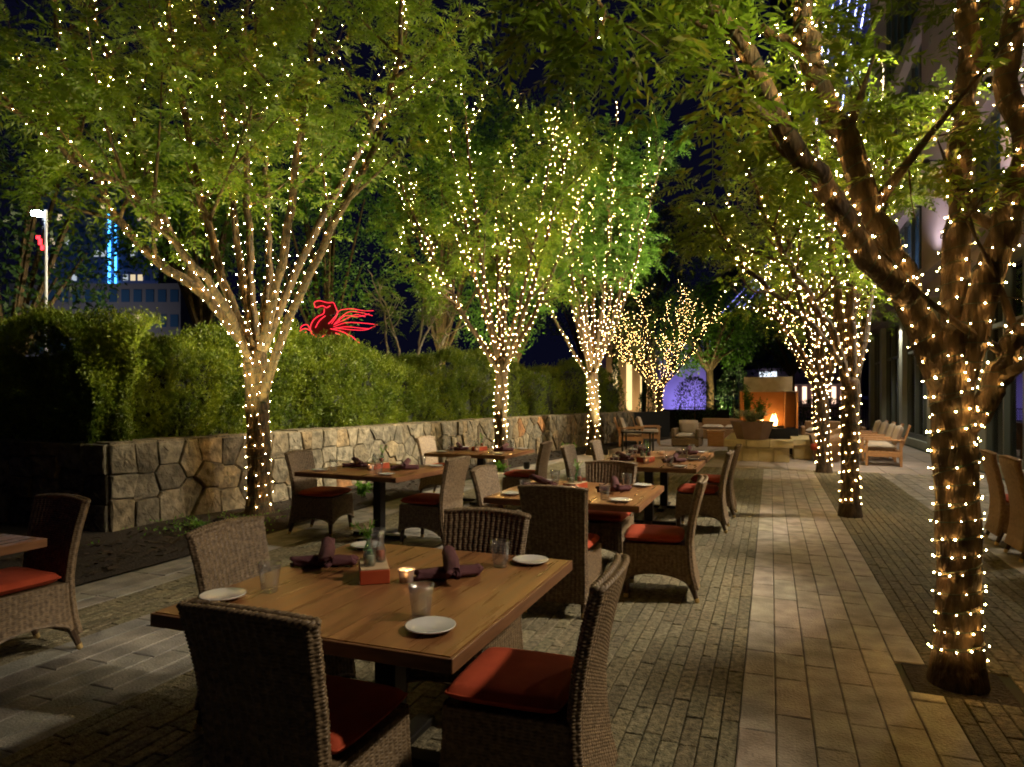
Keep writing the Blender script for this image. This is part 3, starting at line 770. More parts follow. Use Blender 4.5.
# pale trunked small trees behind the hedge, lit from the ground
def pale_tree(label, base, pts, seed, nf):
    rr = random.Random(seed); B = Vector(base)
    limbs = []
    root = make_tree(label, '', base, pts[0][0], .05, [([B + Vector(q) for q in p[1]], p[2], .01) for p in pts[1:]], seed, nf, lights=None, sub=(5, .4), leaf='leaf_lime', bark='bark_pale', sub_len=(.4, .9), size=(.25, .35), pairs=5, group='small pale-trunked trees behind the hedge')
    return root
pale_tree('small pale-trunked tree behind the hedge, nearest the red winged sign', (-10.4, 17.5, 0), [(1.8,), (0, [(0, 0, 1.7), (.1, .1, 2.8), (-.2, 0, 3.9), (-.6, 0, 5)], .045), (0, [(0, 0, 1.6), (-.3, .1, 2.8), (-.4, 0, 4.2), (-.9, 0, 5.4)], .045)], 101, 160)
pale_tree('small pale-trunked tree behind the hedge with one straight stem', (-9.8, 17.8, 0), [(1.8,), (0, [(0, 0, 1.7), (.05, 0, 3.0), (.2, 0, 4.2), (.2, .1, 5.4)], .05), (0, [(0, 0, 2.9), (.4, 0, 3.6), (.9, 0, 4.3)], .035)], 102, 160)
pale_tree('small pale-trunked tree leaning out behind the hedge beside the lit middle tree', (-9.35, 17.9, 0), [(1.6,), (0, [(0, 0, 1.5), (.25, 0, 2.6), (.4, 0, 3.4), (.95, 0, 4.4)], .05), (0, [(.3, 0, 2.9), (0, 0, 3.6), (-.1, 0, 4.3)], .03)], 103, 150)
# ------------------------------------------------------------------ wicker dining chairs
def rr_loop(w, d, r, n):
    """points along a rounded rectangle, evenly spaced, with outward normals"""
    pts = []; nr = []
    per = 2*(w+d) - 8*r + 2*math.pi*r
    segs = [('l', (w/2, -d/2+r), (w/2, d/2-r)), ('a', (w/2-r, d/2-r), 0), ('l', (w/2-r, d/2), (-w/2+r, d/2)), ('a', (-w/2+r, d/2-r), 90),
            ('l', (-w/2, d/2-r), (-w/2, -d/2+r)), ('a', (-w/2+r, -d/2+r), 180), ('l', (-w/2+r, -d/2), (w/2-r, -d/2)), ('a', (w/2-r, -d/2+r), 270)]
    Ls = [math.dist(s[1], s[2]) if s[0] == 'l' else math.pi*r/2 for s in segs]; tot = sum(Ls)
    for i in range(n):
        s_ = tot*i/n
        for sg, L in zip(segs, Ls):
            if s_ <= L:
                if sg[0] == 'l':
                    t = s_/max(L, 1e-9); p = (sg[1][0]*(1-t)+sg[2][0]*t, sg[1][1]*(1-t)+sg[2][1]*t)
                    dx, dy = sg[2][0]-sg[1][0], sg[2][1]-sg[1][1]; l = math.hypot(dx, dy); nn = (dy/l, -dx/l)
                else:
                    a = R(sg[2] + 90*s_/L); nn = (math.cos(a), math.sin(a)); p = (sg[1][0]+r*nn[0], sg[1][1]+r*nn[1])
                pts.append(p); nr.append(nn); break
            s_ -= L
        else:
            pts.append(pts[-1]); nr.append(nr[-1])
    return np.array(pts), np.array(nr), tot

def weave(a, b, rib, row, amp):
    """relief of a basket weave; a along the rows, b up; metres"""
    j = np.floor(b/row); fb = b/row - j; fa = a/rib
    strand = np.sqrt(np.clip(1 - (2*fb-1)**2, 0, 1))
    over = .5 + .5*np.cos(2*math.pi*fa + .5*np.sin(j*2.1))
    ribp = (.5 + .5*np.cos(2*math.pi*fa))
    return amp*(np.maximum(strand*(.12 + .88*over**.8), ribp*.45) - .5)

def loop_weave(levels, n, rib, row, amp, name, mat, parent, captop=True):
    """levels: list of (z, cy, w, d, r) or callable giving xy/normal/z arrays"""
    rows = []
    for lv in levels: rows.append(lv)
    P = np.array([r[0] for r in rows]); Nn = np.array([r[1] for r in rows]); A = np.array([r[2] for r in rows]); Bz = np.array([r[3] for r in rows])
    h = weave(A, Bz, rib, row, amp)
    P = P + Nn*h[..., None]
    return grid_mesh(name, P, mat, parent, loop=True)

def make_chair(name, label, group, hi=True, wm='wicker', H=.90):
    t = thing(name, label, 'chair', (0, 0, 0), 0, group)
    # backrest: rounded slab swept up a leaning curve
    RIB, ROW = .030, .0125
    nl = int(.82/ROW*5) if hi else 60; nc = int(1.06/RIB)*6 if hi else 60
    lv = []; tot = None
    zs = np.linspace(.10, H, nl)
    def prof(z):  # y of the back's centre line
        return float(np.interp(z, [.08, .2, .34, .45, .6, .75, .9], [-.300, -.268, -.250, -.246, -.262, -.292, -.330]))
    def wid(z): return float(np.interp(z, [.08, .3, .45, .7, .9], [.49, .475, .465, .48, .51]))
    nribs = int(1.06/RIB)//2*2
    for z in zs:
        w = wid(z); d = .050; pts, nr, tt = rr_loop(w, d, .022, nc)
        y0 = prof(z); bow = -.028*(1 - (2*pts[:, 0]/w)**2)*np.clip((z-.35)/.5, 0, 1)
        crown = .016*(1-(2*pts[:, 0]/w)**2)*max(0, (z-.6)/.3)
        X = np.stack([pts[:, 0], pts[:, 1] + y0 + bow, np.full(nc, z) + crown], 1)
        Nn = np.stack([nr[:, 0], nr[:, 1], np.zeros(nc)], 1)
        lv.append((X, Nn, np.arange(nc)/nc*nribs*RIB, np.full(nc, z)))
    bk = loop_weave(lv, nc, RIB, ROW, .0085 if hi else .006, 'backrest', M[wm], t)
    # rolled braid along the top edge (part of the backrest)
    mb = MB(); pts, nr, tt = rr_loop(wid(H)-.004, .05, .022, 150)
    y0 = prof(H); path = []; m_ = 150
    rails = []
    for k in range(2):
        pth = []
        for i in range(m_+1):
            j = i % m_; x, y = pts[j]; q = 2*math.pi*i/m_*26 + k*math.pi
            bow = -.028*(1-(2*x/wid(H))**2); crown = .016*(1-(2*x/wid(H))**2)
            pth.append((x*.985 + nr[j][0]*.006*math.cos(q), (y*.7 + y0 + bow) + nr[j][1]*.006*math.cos(q), H + crown + .002 + .007*math.sin(q)))
        mb.tube(pth, .0085, 6, cap=False)
    # closing strip across the top
    v = []
    for i in range(21):
        x = (-.5 + i/20)*wid(H)*.97; bow = -.028*(1-(2*x/wid(H))**2); cr = .016*(1-(2*x/wid(H))**2)
        v += [(x, y0+bow-.02, H+cr), (x, y0+bow+.02, H+cr)]
    mb.raw(v, [(2*i, 2*i+2, 2*i+3, 2*i+1) for i in range(20)])
    mb.build('braided_edge', M[wm], bk, smooth=True)
    # woven seat box with arched lower edge
    W, D = .47, .50; nr_ = int(2*(W+D)/RIB)//2*2; nc = nr_*6 if hi else 80
    nl = int(.30/ROW*5) if hi else 30
    pts, nn, tt = rr_loop(W, D, .03, nc); lv = []
    def lower(x, y):
        if abs(y) > D/2 - .035: s_ = 2*x/W
        else: s_ = 2*y/D
        return .135 + .075*(1 - min(1, abs(s_))**2.4)
    zb = np.array([lower(*p) for p in pts])
    for i in range(nl):
        f = i/(nl-1); z = zb*(1-f) + .425*f
        k = 1 + .045*((.425-z)/.3)**2*1.4 - .0*f
        X = np.stack([pts[:, 0]*k, pts[:, 1]*k, z], 1)
        lv.append((X, np.stack([nn[:, 0], nn[:, 1], np.zeros(nc)], 1), np.arange(nc)/nc*nr_*RIB, .135 + (z-.135)))
    sk = loop_weave(lv, nc, RIB, ROW, .0075 if hi else .005, 'seat_base', M[wm], t)
    mb = MB(); mb.tube([(p[0]*1.04, p[1]*1.04, z_) for p, z_ in zip(pts[::4], zb[::4])] + [(pts[0][0]*1.04, pts[0][1]*1.04, zb[0])], .009, 6, cap=False)
    mb.box((0, 0, .41), (.44, .47, .03)); mb.build('base_rim', M[wm], sk, smooth=False)
    # cushion: soft rounded pad with piping
    n1, n2 = 26, 26; G = []
    U = np.linspace(-1, 1, n1); 
    def pad(z0, hh, sgn):
        Pm = np.zeros((n1, n2, 3))
        for i, a in enumerate(U):
            for j, b in enumerate(np.linspace(-1, 1, n2)):
                e = max(abs(a), abs(b)); rad = (1 - abs(a)**7)*(1 - abs(b)**7)
                c_ = 1 - .05*(abs(a)*abs(b))**3
                Pm[i, j] = (a*.232*c_, b*.225*c_ + .022, z0 + sgn*hh*(max(rad, 0)**.42)*(1 + .12*(1-a*a)*(1-b*b)*(1 if sgn > 0 else 0)))
        return Pm
    top = pad(.466, .034, 1) ; bot = pad(.466, .036, -1)[::-1]
    allm = MB()
    for Pm in (top, bot):
        idx = lambda i, j: i*n2 + j
        allm.raw(Pm.reshape(-1, 3), [(idx(i, j), idx(i+1, j), idx(i+1, j+1), idx(i, j+1)) for i in range(n1-1) for j in range(n2-1)])
    e = [top[i, 0] for i in range(n1)] + [top[-1, j] for j in range(1, n2)] + [top[i, -1] for i in range(n1-2, -1, -1)] + [top[0, j] for j in range(n2-2, -1, -1)]
    cu = allm.build('seat_cushion', M['cushion'], t, smooth=True)
    pm = MB()
    pm.tube(e, .0045, 5, cap=False); pm.build('piping', M['cushion'], cu, smooth=True)
    for sx in (-1, 1):
        for sy in (-1, 1):
            lm = MB(); x, y = sx*.205, (.215 if sy > 0 else -.235); kx, ky = sx*.012, (.012 if sy > 0 else -.075)
            lm.tube([(x, y, .2), (x + kx*.4, y + ky*.35, .13), (x+kx, y+ky, .0)], [.028, .025, .016], 8)
            lg = lm.build('leg', M['wicker'] if hi and False else M['legwood'], t)
            c_ = MB(); c_.tube([(x+kx*.88, y+ky*.86, .032), (x+kx, y+ky, .0015)], [.0188, .0175], 10); c_.build('metal_cap', M['brass'], lg)
    return t
G1 = 'dark wicker dining chairs with rust cushions'
chair_spots = [
 # x, y, facing (deg: 0 = +y), label
 (-1.46, 1.935, 0, 'dark wicker chair at the near side of the large foreground table, back to the viewer'),
 (-.885, 2.46, 92, 'wicker chair on the path side of the large foreground table, its rust seat in view'),
 (-2.20, 2.66, -88, 'wicker chair on the stone-wall side of the large foreground table'),
 (-1.47, 3.12, 180, 'wicker chair tucked in at the far side of the large foreground table'),
 (-1.45, 4.90, 2, 'tall wicker chair with its back to the viewer at the middle aisle table'),
 (-.84, 5.45, 95, 'wicker chair standing side-on with sunlit-looking rust seat at the middle aisle table'),
 (-2.08, 5.60, -90, 'wicker chair on the stone-wall side of the middle aisle table'),
 (-1.45, 6.17, 180, 'wicker chair facing the viewer at the far side of the middle aisle table'),
 (-.78, 8.28, 90, 'nearer of two wicker chairs on the path side of the long joined tables'),
 (-.74, 9.36, 90, 'farther of two wicker chairs on the path side of the long joined tables'),
 (-2.12, 8.45, -90, 'nearer of two wicker chairs on the wall side of the long joined tables'),
 (-2.02, 9.50, -90, 'farther of two wicker chairs on the wall side of the long joined tables'),
 (-4.22, 2.66, 176, 'wicker chair with bright rust seat at the table cut off by the frame edge'),
 (-4.80, 6.50, -86, 'wicker chair on the wall side of the table in front of the stone wall'),
 (-3.38, 6.42, 88, 'wicker chair on the aisle side of the table in front of the stone wall'),
 (-4.80, 9.55, -94, 'shaded wicker chair on the wall side of the farther table by the wall'),
 (-3.27, 9.05, 92, 'wicker chair on the aisle side of the farther table by the wall'),
]
spots_label = chair_spots[5]
chair_spots[5] = spots_label[:3] + ('wicker chair standing side-on on the path side of the middle aisle table',)
proto = make_chair('dining_chair', 'x', G1)
for i, (x, y, a, lb) in enumerate(chair_spots):
    if i == 0: proto.location = (x, y, 0); proto.rotation_euler = (0, 0, R(a)); proto['label'] = lb
    else: dup(proto, (x, y, 0), R(a), lb)
p2 = make_chair('dining_chair', 'farthest brown wicker chair in the row in front of the shop window', 'brown wicker chairs along the building', hi=False, wm='wicker_tan', H=.95)
p2.location = (2.52, 8.62, 0); p2.rotation_euler = (0, 0, R(-92))
dup(p2, (2.50, 7.85, 0), R(-90), 'middle brown wicker chair in the row in front of the shop window')
dup(p2, (2.52, 7.12, 0), R(-88), 'nearest brown wicker chair in the row in front of the shop window')

# ------------------------------------------------------------------ tables
def make_table(label, cx, cy, w=1.22, d=1.22, rz=0.0, planks=8, group='square dining tables with plank tops', legs=2):
    t = thing('dining_table', label, 'table', (cx, cy, 0), R(rz), group); H = .75
    mb = MB(); pw = w/planks; rr = random.Random(label)
    for i in range(planks):
        k = rr.uniform(.86, 1.08)
        mb.box((-w/2 + pw*(i+.5), 0, H-.011), (pw-.0022, d-.004, .022), tint=(k, k*rr.uniform(.96, 1.0), k*rr.uniform(.9, 1.0)))
    top = mb.build('tabletop', M['table'], t)
    e = MB(); th = .034; zc = H - .004 - th/2 - .004
    for s_ in (-1, 1):
        e.box((s_*(w/2+.006), 0, H-.026), (.012, d+.024, .048), bev=.002); e.box((0, s_*(d/2+.006), H-.0262), (w, .012, .0476), bev=.002)
    e.box((0, 0, H-.031), (w-.002, d-.002, .016)); e.build('edge_band', M['tableedge'], top)
    b = MB()
    off = [0] if legs == 1 else [-.0, ]
    b.box((0, 0, .36), (.10, .10, .66), bev=.004); b.box((0, 0, .695), (.6, .08, .03), bev=.003); b.box((0, 0, .6945), (.08, .6, .03), bev=.003)
    b.build('pedestal', M['black_metal'], t)
    f = MB(); f.box((0, 0, .022), (.66, .09, .034), bev=.004); f.box((0, 0, .0225), (.09, .66, .035), bev=.004)
    for sx, sy in ((.3, 0), (-.3, 0), (0, .3), (0, -.3)): f.lathe([(.02, 0), (.024, .004), (.02, .01)], (sx, sy, -.0), 12)
    f.build('foot_plate', M['black_metal'], t)
    return t
TAB = {
 'T1': (-1.53, 2.54, 1.22, 1.32, 0, 'large foreground plank table set for four', 'large foreground table'),
 'T2': (-1.52, 5.59, 1.22, 1.22, 0, 'middle aisle table with pale plank top beside the slab path', 'middle aisle table'),
 'T3': (-1.39, 8.35, 1.22, 1.20, 0, 'nearer of the two joined tables along the path', 'nearer joined table'),
 'T4': (-1.39, 9.60, 1.22, 1.10, 0, 'farther of the two joined tables along the path', 'farther joined table'),
 'L1': (-4.46, 2.03, 1.22, 1.22, 0, 'table corner jutting in at the edge of the frame', 'edge-of-frame table'),
 'L2': (-4.06, 6.50, 1.30, 1.20, -5, 'reddish table in front of the stone wall, chairs either side', 'table by the wall'),
 'L3': (-4.00, 9.20, 1.22, 1.22, 0, 'farther table standing before the stone wall near a lit trunk', 'farther wall table'),
}
for k, (cx, cy, w, d, rz, lb, _) in TAB.items(): make_table(lb, cx, cy, w, d, rz)

# ------------------------------------------------------------------ things on the tables
def tumbler(name, label):
    prof_o = [(.026, 0), (.029, .003), (.031, .03), (.036, .07), (.040, .104)]
    mb = MB(); seg = 40; pr = prof_o + [(.0375, .104), (.0335, .07), (.0285, .03), (.0265, .012), (0, .011)]
    v = []
    for i, (r_, z) in enumerate(pr):
        for j in range(seg):
            a = j*2*math.pi/seg; fac = 1.0
            if i < 4: fac = 1 - .045*abs(math.cos(a*5))**.6*(1 if z < .065 else .3)
            v.append((r_*fac*math.cos(a), r_*fac*math.sin(a), z))
    f = [tuple(range(seg-1, -1, -1))]
    for i in range(len(pr)-2):
        for j in range(seg):
            k = (j+1) % seg; f.append((i*seg+j, i*seg+k, (i+1)*seg+k, (i+1)*seg+j))
    i = len(pr)-2
    v = v[:-seg] + [(0, 0, pr[-1][1])]
    for j in range(seg): f.append((i*seg+j, i*seg+(j+1) % seg, len(v)-1))
    mb.raw(v, f); o = mb.build(name, M['glass'], smooth=True); tag(o, label, 'glass', 'glass tumblers'); return o
def plate(name, label, r=.088):
    mb = MB(); k = r/.1
    mb.lathe([(0, .004), (.05*k, .004), (.055*k, .001), (.06*k, .003), (.092*k, .013), (.1*k, .018), (.1*k, .0205), (.095*k, .0205), (.066*k, .0105), (0, .009)], seg=40)
    o = mb.build(name, M['plate'], smooth=True); o.scale = (1.0, 1.0, 1); tag(o, label, 'plate', 'white side plates'); return o
def napkin(seed, L=.29, r=.028):
    rr = random.Random(seed); V = []; n, m = 30, 26
    for i in range(n):
        t = i/(n-1); x = (t-.5)*L; rad = r*(.9 + .2*math.sin(t*3.1) + .10*(abs(t-.5) > .44))
        for j in range(m):
            a = j*2*math.pi/m; fold = .12*math.cos(a*3 + 3*t) + .07*math.cos(a*5 - 9*t + seed) + .22*math.exp(-((a-2.2-.8*math.sin(t*4))/.22)**2)
            q = rad*(1 + fold*.6); xx = x + (.012*math.sin(a*2+seed) if i in (0, n-1) else .0)
            V.append((xx, q*math.cos(a)*1.12, r*.92 + q*math.sin(a)*.86))
    f = []
    for i in range(n-1):
        for j in range(m):
            k = (j+1) % m; f.append((i*m+j, i*m+k, (i+1)*m+k, (i+1)*m+j))
    # rolled spiral ends, set in
    for e_, i0 in ((-1, 0), (1, n-1)):
        c0 = len(V)
        ring = [tuple(V[i0*m+j]) for j in range(m)]
        cy = sum(p[1] for p in ring)/m; cz = sum(p[2] for p in ring)/m
        for s_, ins in ((.8, .012), (.55, -.004), (.3, .01)):
            for p in ring: V.append((p[0]-e_*ins, cy+(p[1]-cy)*s_, cz+(p[2]-cz)*s_))
        V.append((ring[0][0]-e_*.004, cy, cz)); prev = [i0*m+j for j in range(m)]
        for q in range(3):
            cur = [c0+q*m+j for j in range(m)]
            for j in range(m):
                k = (j+1) % m; f.append((prev[j], prev[k], cur[k], cur[j]) if e_ > 0 else (prev[j], cur[j], cur[k], prev[k]))
            prev = cur
        for j in range(m): f.append((prev[j], prev[(j+1) % m], len(V)-1))
    mb = MB(); mb.raw(V, f); o = mb.build('rolled_napkin', M['napkin'], smooth=True); o['category'] = 'napkin'; o['group'] = 'rolled plum napkins'; return o
def make_caddy(label, plant=False):
    t = thing('condiment_caddy', label, 'caddy', (0, 0, 0), 0, 'red condiment caddies')
    mb = MB(); mb.box((0, 0, .031), (.125, .23, .06), bev=.003); mb.build('box', M['caddy'], t)
    mb = MB(); mb.box((0, 0, .0635), (.119, .224, .004), bev=.001); mb.build('top_board', M['caddy_top'], t)
    return t
def make_bottle(label, fill, loc, h=.115, r=.026, gl='glass', name='bottle'):
    t = thing(name, label, 'bottle', loc, 0, 'condiment bottles on the caddies')
    mb = MB(); mb.lathe([(0, 0), (r*.92, .0), (r, .006), (r, h*.42), (r*.5, h*.72), (r*.42, h*.8), (r*.52, h*.98), (r*.52, h), (r*.42, h), (r*.34, h*.8), (r*.4, h*.72), (r*.88, h*.42), (r*.88, .008), (0, .006)], seg=20)
    b = mb.build('glass_body', M[gl], t, smooth=True)
    mb = MB(); mb.lathe([(0, .0065), (r*.84, .0085), (r*.84, h*.40), (0, h*.41)], seg=16); mb.build('contents', M[fill], t, smooth=True)
    return t
def make_candle(label, loc):
    t = thing('tea_light', label, 'candle', loc, 0, 'glowing candles in frosted cups')
    mb = MB(); mb.lathe([(0, 0), (.023, 0), (.026, .003), (.030, .042), (.0335, .047), (.0335, .051), (.030, .051), (.027, .042), (.023, .006), (0, .005)], seg=24); mb.build('cup', M['frost'], t, smooth=True)
    mb = MB(); mb.lathe([(0, .0055), (.0215, .0065), (.0225, .022), (0, .022)], seg=16); mb.build('wax', M['salt'], t, smooth=True)
    mb = MB(); mb.lathe([(0, .024), (.0045, .029), (.0035, .037), (0, .045)], seg=8); mb.build('flame', M['flame'], t); t.scale = (1.12, 1.12, 1.12)
    return t

def leaf_sprigs(name, parent, mat, n, h, spread, seed, ll=(.03, .06), lw=(.004, .008), z0=0, label=None, cat=None, loc=(0, 0, 0), stems=7, group=None):
    rg = np.random.default_rng(seed); Q = []
    for i in range(stems):
        a = rg.uniform(0, 6.28); s_ = rg.uniform(.1, 1)*spread; hh = h*rg.uniform(.6, 1)
        m = n//stems; t = rg.uniform(.15, 1, m)
        c = np.stack([np.cos(a)*s_*t**1.5, np.sin(a)*s_*t**1.5, z0 + hh*t], 1); d = unit(rg.normal(size=(m, 3)) + [math.cos(a)*.6, math.sin(a)*.6, .7])
        Q.append(leaf_quads(c, d, unit(rg.normal(size=(m, 3))), rg.uniform(*ll, m), rg.uniform(*lw, m)))
        P = np.stack([np.array([np.cos(a)*s_*u**1.5, np.sin(a)*s_*u**1.5, z0 + hh*u]) for u in (0, .5, 1)])
        w = np.array([.0015, .0015, 0]); Q.append(np.array([[P[0]-w, P[1]-w, P[1]+w, P[0]+w], [P[1]-w, P[2]-w, P[2]+w, P[1]+w]]))
    o = quads_mesh(name, np.concatenate(Q), mat, parent)
    o.location = loc
    if label: tag(o, label, cat, group)
    return o

GL0 = tumbler('tumbler', 'x'); PL0 = plate('side_plate', 'x'); NP = [napkin(s_) for s_ in (1, 2, 3, 4)]
used = {'g': False, 'p': False, 'n': 0}
def put(kind, x, y, z, rz, label):
    src = GL0 if kind == 'g' else PL0
    if not used[kind]: used[kind] = True; o = src
    else: o = src.copy(); COL.objects.link(o)
    o.location = (x, y, z); o.rotation_euler = (0, 0, rz); o['label'] = label
    if kind == 'g': o.scale = (1.18, 1.18, 1.18)
def put_nap(x, y, z, rz, tilt, label):
    i = used['n']; used['n'] += 1
    if i < 4: o = NP[i]
    else: o = NP[i % 4].copy(); COL.objects.link(o)
    o.location = (x, y, z); o.rotation_euler = (0, tilt, rz); o['label'] = label
ZT = .7502
def lay(key, items):
    cx, cy, w, d, rz, lb, nm = TAB[key]; a = R(rz); rr = random.Random(key)
    def T(x, y): return cx + x*math.cos(a) - y*math.sin(a), cy + x*math.sin(a) + y*math.cos(a)
    side = {(-1, -1): 'near corner toward the stone wall', (1, -1): 'near corner toward the path', (-1, 1): 'far corner toward the stone wall', (1, 1): 'far corner toward the path'}
    for it in items:
        k = it[0]
        if k in 'gp':
            x, y = T(it[1], it[2]); s_ = (1 if it[1] > 0 else -1, 1 if it[2] > 0 else -1)
            lab = ('glass tumbler' if k == 'g' else 'white side plate') + ' on the ' + nm + ', ' + side[s_]
            put(k, x, y, ZT, rr.uniform(0, 3), lab)
        elif k == 'n':   # crossed pair
            x, y = T(it[1], it[2]); b = R(it[3]); c_ = R(it[4]); w_ = it[5]
            put_nap(x, y, ZT, b, 0, 'lower rolled napkin of the crossed pair on the ' + nm + ', ' + w_)
            put_nap(x + .01, y + .01, ZT + .045, c_, R(-7), 'upper rolled napkin of the crossed pair on the ' + nm + ', ' + w_)
        elif k == 'c':
            x, y = T(it[1], it[2]); b = R(it[3]); t = make_caddy('red box caddy holding bottles on the ' + nm); t.location = (x, y, ZT); t.rotation_euler = (0, 0, b)
            def TT(u, v): return x + u*math.cos(b) - v*math.sin(b), y + u*math.sin(b) + v*math.cos(b)
            u = TT(-.02, -.045); make_bottle('pale oil bottle on the red caddy of the ' + nm, 'oil', (*u, ZT + .066))
            u = TT(.03, .02); make_bottle('red spice bottle on the red caddy of the ' + nm, 'spice', (*u, ZT + .066), h=.12, r=.024)
            u = TT(-.02, .075); bt = make_bottle('small bottle vase with green sprig on the caddy of the ' + nm, 'salt', (*u, ZT + .066), h=.10, r=.024, gl='greenglass', name='bottle_vase')
            leaf_sprigs('green_sprig', bt, M['sprout'], 60 if key == 'T1' else 40, .10, .10, 5, (.015, .035), (.002, .004), z0=.09, stems=6)
        elif k == 'k':
            x, y = T(it[1], it[2]); make_candle('lit candle in a frosted cup on the ' + nm, (x, y, ZT))
lay('T1', [('p', -.50, -.44), ('p', .44, -.47), ('p', .45, .54), ('p', -.47, .54), ('g', -.39, -.30), ('g', .35, -.37), ('g', .34, .42), ('g', -.36, .46),
           ('n', -.44, .13, 24, 124, 'wall end'), ('n', .20, .15, 40, 121, 'path end'), ('c', -.11, .04, 35), ('k', .06, .03)])
def std(j, d=1.2):
    r_ = random.Random(j); q = lambda: r_.uniform(-.02, .02); e = d/2
    return [('p', -.45+q(), -e+.17+q()), ('p', .44+q(), -e+.15+q()), ('p', .45+q(), e-.12+q()), ('p', -.46+q(), e-.14+q()),
            ('g', -.34+q(), -e+.24+q()), ('g', .30+q(), -e+.2+q()), ('g', .32+q(), e-.2+q()), ('g', -.34+q(), e-.2+q()),
            ('n', -.36+q(), .02+q(), 25, 130+r_.uniform(-15, 15), 'wall end'), ('n', .30+q(), .08+q(), 35, 105+r_.uniform(-15, 15), 'path end'), ('c', -.05, .05, -20 + r_.uniform(-10, 10)), ('k', -.01, -.14)]
lay('T2', std(1)); lay('T3', std(2)); lay('L2', std(4)); lay('L3', std(5))
lay('T4', [i for i in std(3, 1.1) if i[0] != 'c'])
# ------------------------------------------------------------------ plaza: fireplace, planter, lounge furniture
# low stone seat wall round the fire
sw = thing('stone_seat_wall', 'low pale limestone seat wall around the fireplace and planter', 'wall')
def blocks(mb, x0, x1, y0, y1, z0, z1, n, axis, seed):
    rr = random.Random(seed)
    for i in range(n):
        a, b = i/n, (i+1)/n; k = rr.uniform(.85, 1.12)
        if axis == 'x': mb.box(((x0+(x1-x0)*(a+b)/2), (y0+y1)/2, (z0+z1)/2), ((x1-x0)/n-.008, y1-y0, z1-z0-.006), bev=.006, tint=(k, k, k*.95))
        else: mb.box(((x0+x1)/2, y0+(y1-y0)*(a+b)/2, (z0+z1)/2), (x1-x0, (y1-y0)/n-.008, z1-z0-.006), bev=.006, tint=(k, k, k*.95))
XW0, XW1, YW = -.98, .42, 17.3
mb = MB(); blocks(mb, XW0, XW1, YW, YW+.5, 0, .34, 4, 'x', 1); blocks(mb, XW0, XW0+.5, YW+.51, YW+3.3, 0, .34, 6, 'y', 2); mb.box((-.2, YW+.25, .19), (1.2, .4, .3))
blocks(mb, .55, .98, YW+1.0, YW+2.9, 0, .34, 4, 'y', 3); mb.build('block_course', M['limestone'], sw)
mb = MB(); blocks(mb, XW0-.09, XW1+.09, YW-.08, YW+.56, .342, .52, 3, 'x', 4); blocks(mb, XW0-.09, XW0+.56, YW+.57, YW+3.36, .342, .52, 5, 'y', 5)
blocks(mb, .50, 1.04, YW+.93, YW+2.95, .342, .50, 3, 'y', 6); mb.build('cap_stones', M['limestone'], sw)
# hexagonal planter with grasses and a conifer
pt = thing('planter', 'tapered brown planter with grass and a small conifer on the seat wall', 'planter', (-.42, 17.62, .52), 0)
mb = MB(); mb.lathe([(.36, 0), (.50, .40), (.52, .44), (.48, .44), (.46, .40), (0, .39)], seg=6); mb.build('pot', M['pot'], pt)
leaf_sprigs('silver_grass', pt, M['silver'], 1500, .34, .52, 11, (.06, .14), (.006, .012), z0=.38, stems=46)
leaf_sprigs('conifer', pt, M['leaf_cool'], 900, .95, .12, 12, (.05, .10), (.008, .014), z0=.4, stems=14).location = (-.12, .1, 0)
leaf_sprigs('low_conifer', pt, M['leaf_cool'], 600, .62, .26, 13, (.05, .10), (.008, .014), z0=.4, stems=14).location = (.2, .05, 0)
# fireplace
fp = thing('fireplace', 'stone-capped outdoor fireplace with glowing copper hood and open flame', 'fireplace', (-.05, 19.7, 0))
mb = MB(); mb.box((0, .5, .35), (1.5, 1.0, .7), bev=.01); mb.build('plinth', M['limestone'], fp)
mb = MB(); mb.box((-.72, .45, 1.2), (.05, .9, .99)); mb.box((.72, .45, 1.2), (.05, .9, .99)); mb.box((.0, .87, 1.2), (1.388, .05, .99)); mb.box((.42, .42, 1.2), (.04, .82, .98)); mb.build('copper_hood', M['copper'], fp)
mb = MB(); mb.box((-.02, .48, 1.90), (1.24, 1.02, .40), bev=.01); mb.box((0, .48, 1.70), (1.5, 1.0, .014)); mb.build('stone_cap', M['concrete'], fp)
mb = MB(); mb.box((.0, .4, .735), (.9, .3, .05), bev=.01); mb.build('burner_tray', M['black_metal'], fp)
mb = MB()
for i in range(9):
    x = (.02 + .20*math.sin(i*2.2)); h = .14 + .2*abs(math.sin(i*1.7)); y = .35 + .05*math.cos(i*3)
    mb.tube([(x, y, .76), (x+.02*math.sin(i), y, .76+h*.4), (x+.03*math.cos(i*2), y, .76+h)], [.035, .04*abs(math.cos(i))+.02, .003], 6)
mb.build('flame', M['fire'], fp)

# wicker armchair, woven side table
def cushion_box(mb, c, s, rx=0.0, rz=0.0):
    n = 9; V = []; f = []
    Rm = Matrix.Rotation(rz, 3, 'Z') @ Matrix.Rotation(rx, 3, 'X')
    for sgn in (-1, 1):
        b = len(V)
        for i in range(n):
            for j in range(n):
                a, q = -1+2*i/(n-1), -1+2*j/(n-1); r_ = ((1-a**6)*(1-q**6))**.4 if abs(a) < 1 and abs(q) < 1 else 0
                v = Rm @ Vector((a*s[0]/2*(1-.03*abs(q)**3), q*s[1]/2*(1-.03*abs(a)**3), sgn*s[2]/2*(.0+r_))); V.append((c[0]+v.x, c[1]+v.y, c[2]+v.z))
        for i in range(n-1):
            for j in range(n-1):
                w = (b+i*n+j, b+(i+1)*n+j, b+(i+1)*n+j+1, b+i*n+j+1); f.append(w if sgn > 0 else w[::-1])
    mb.raw(V, f)
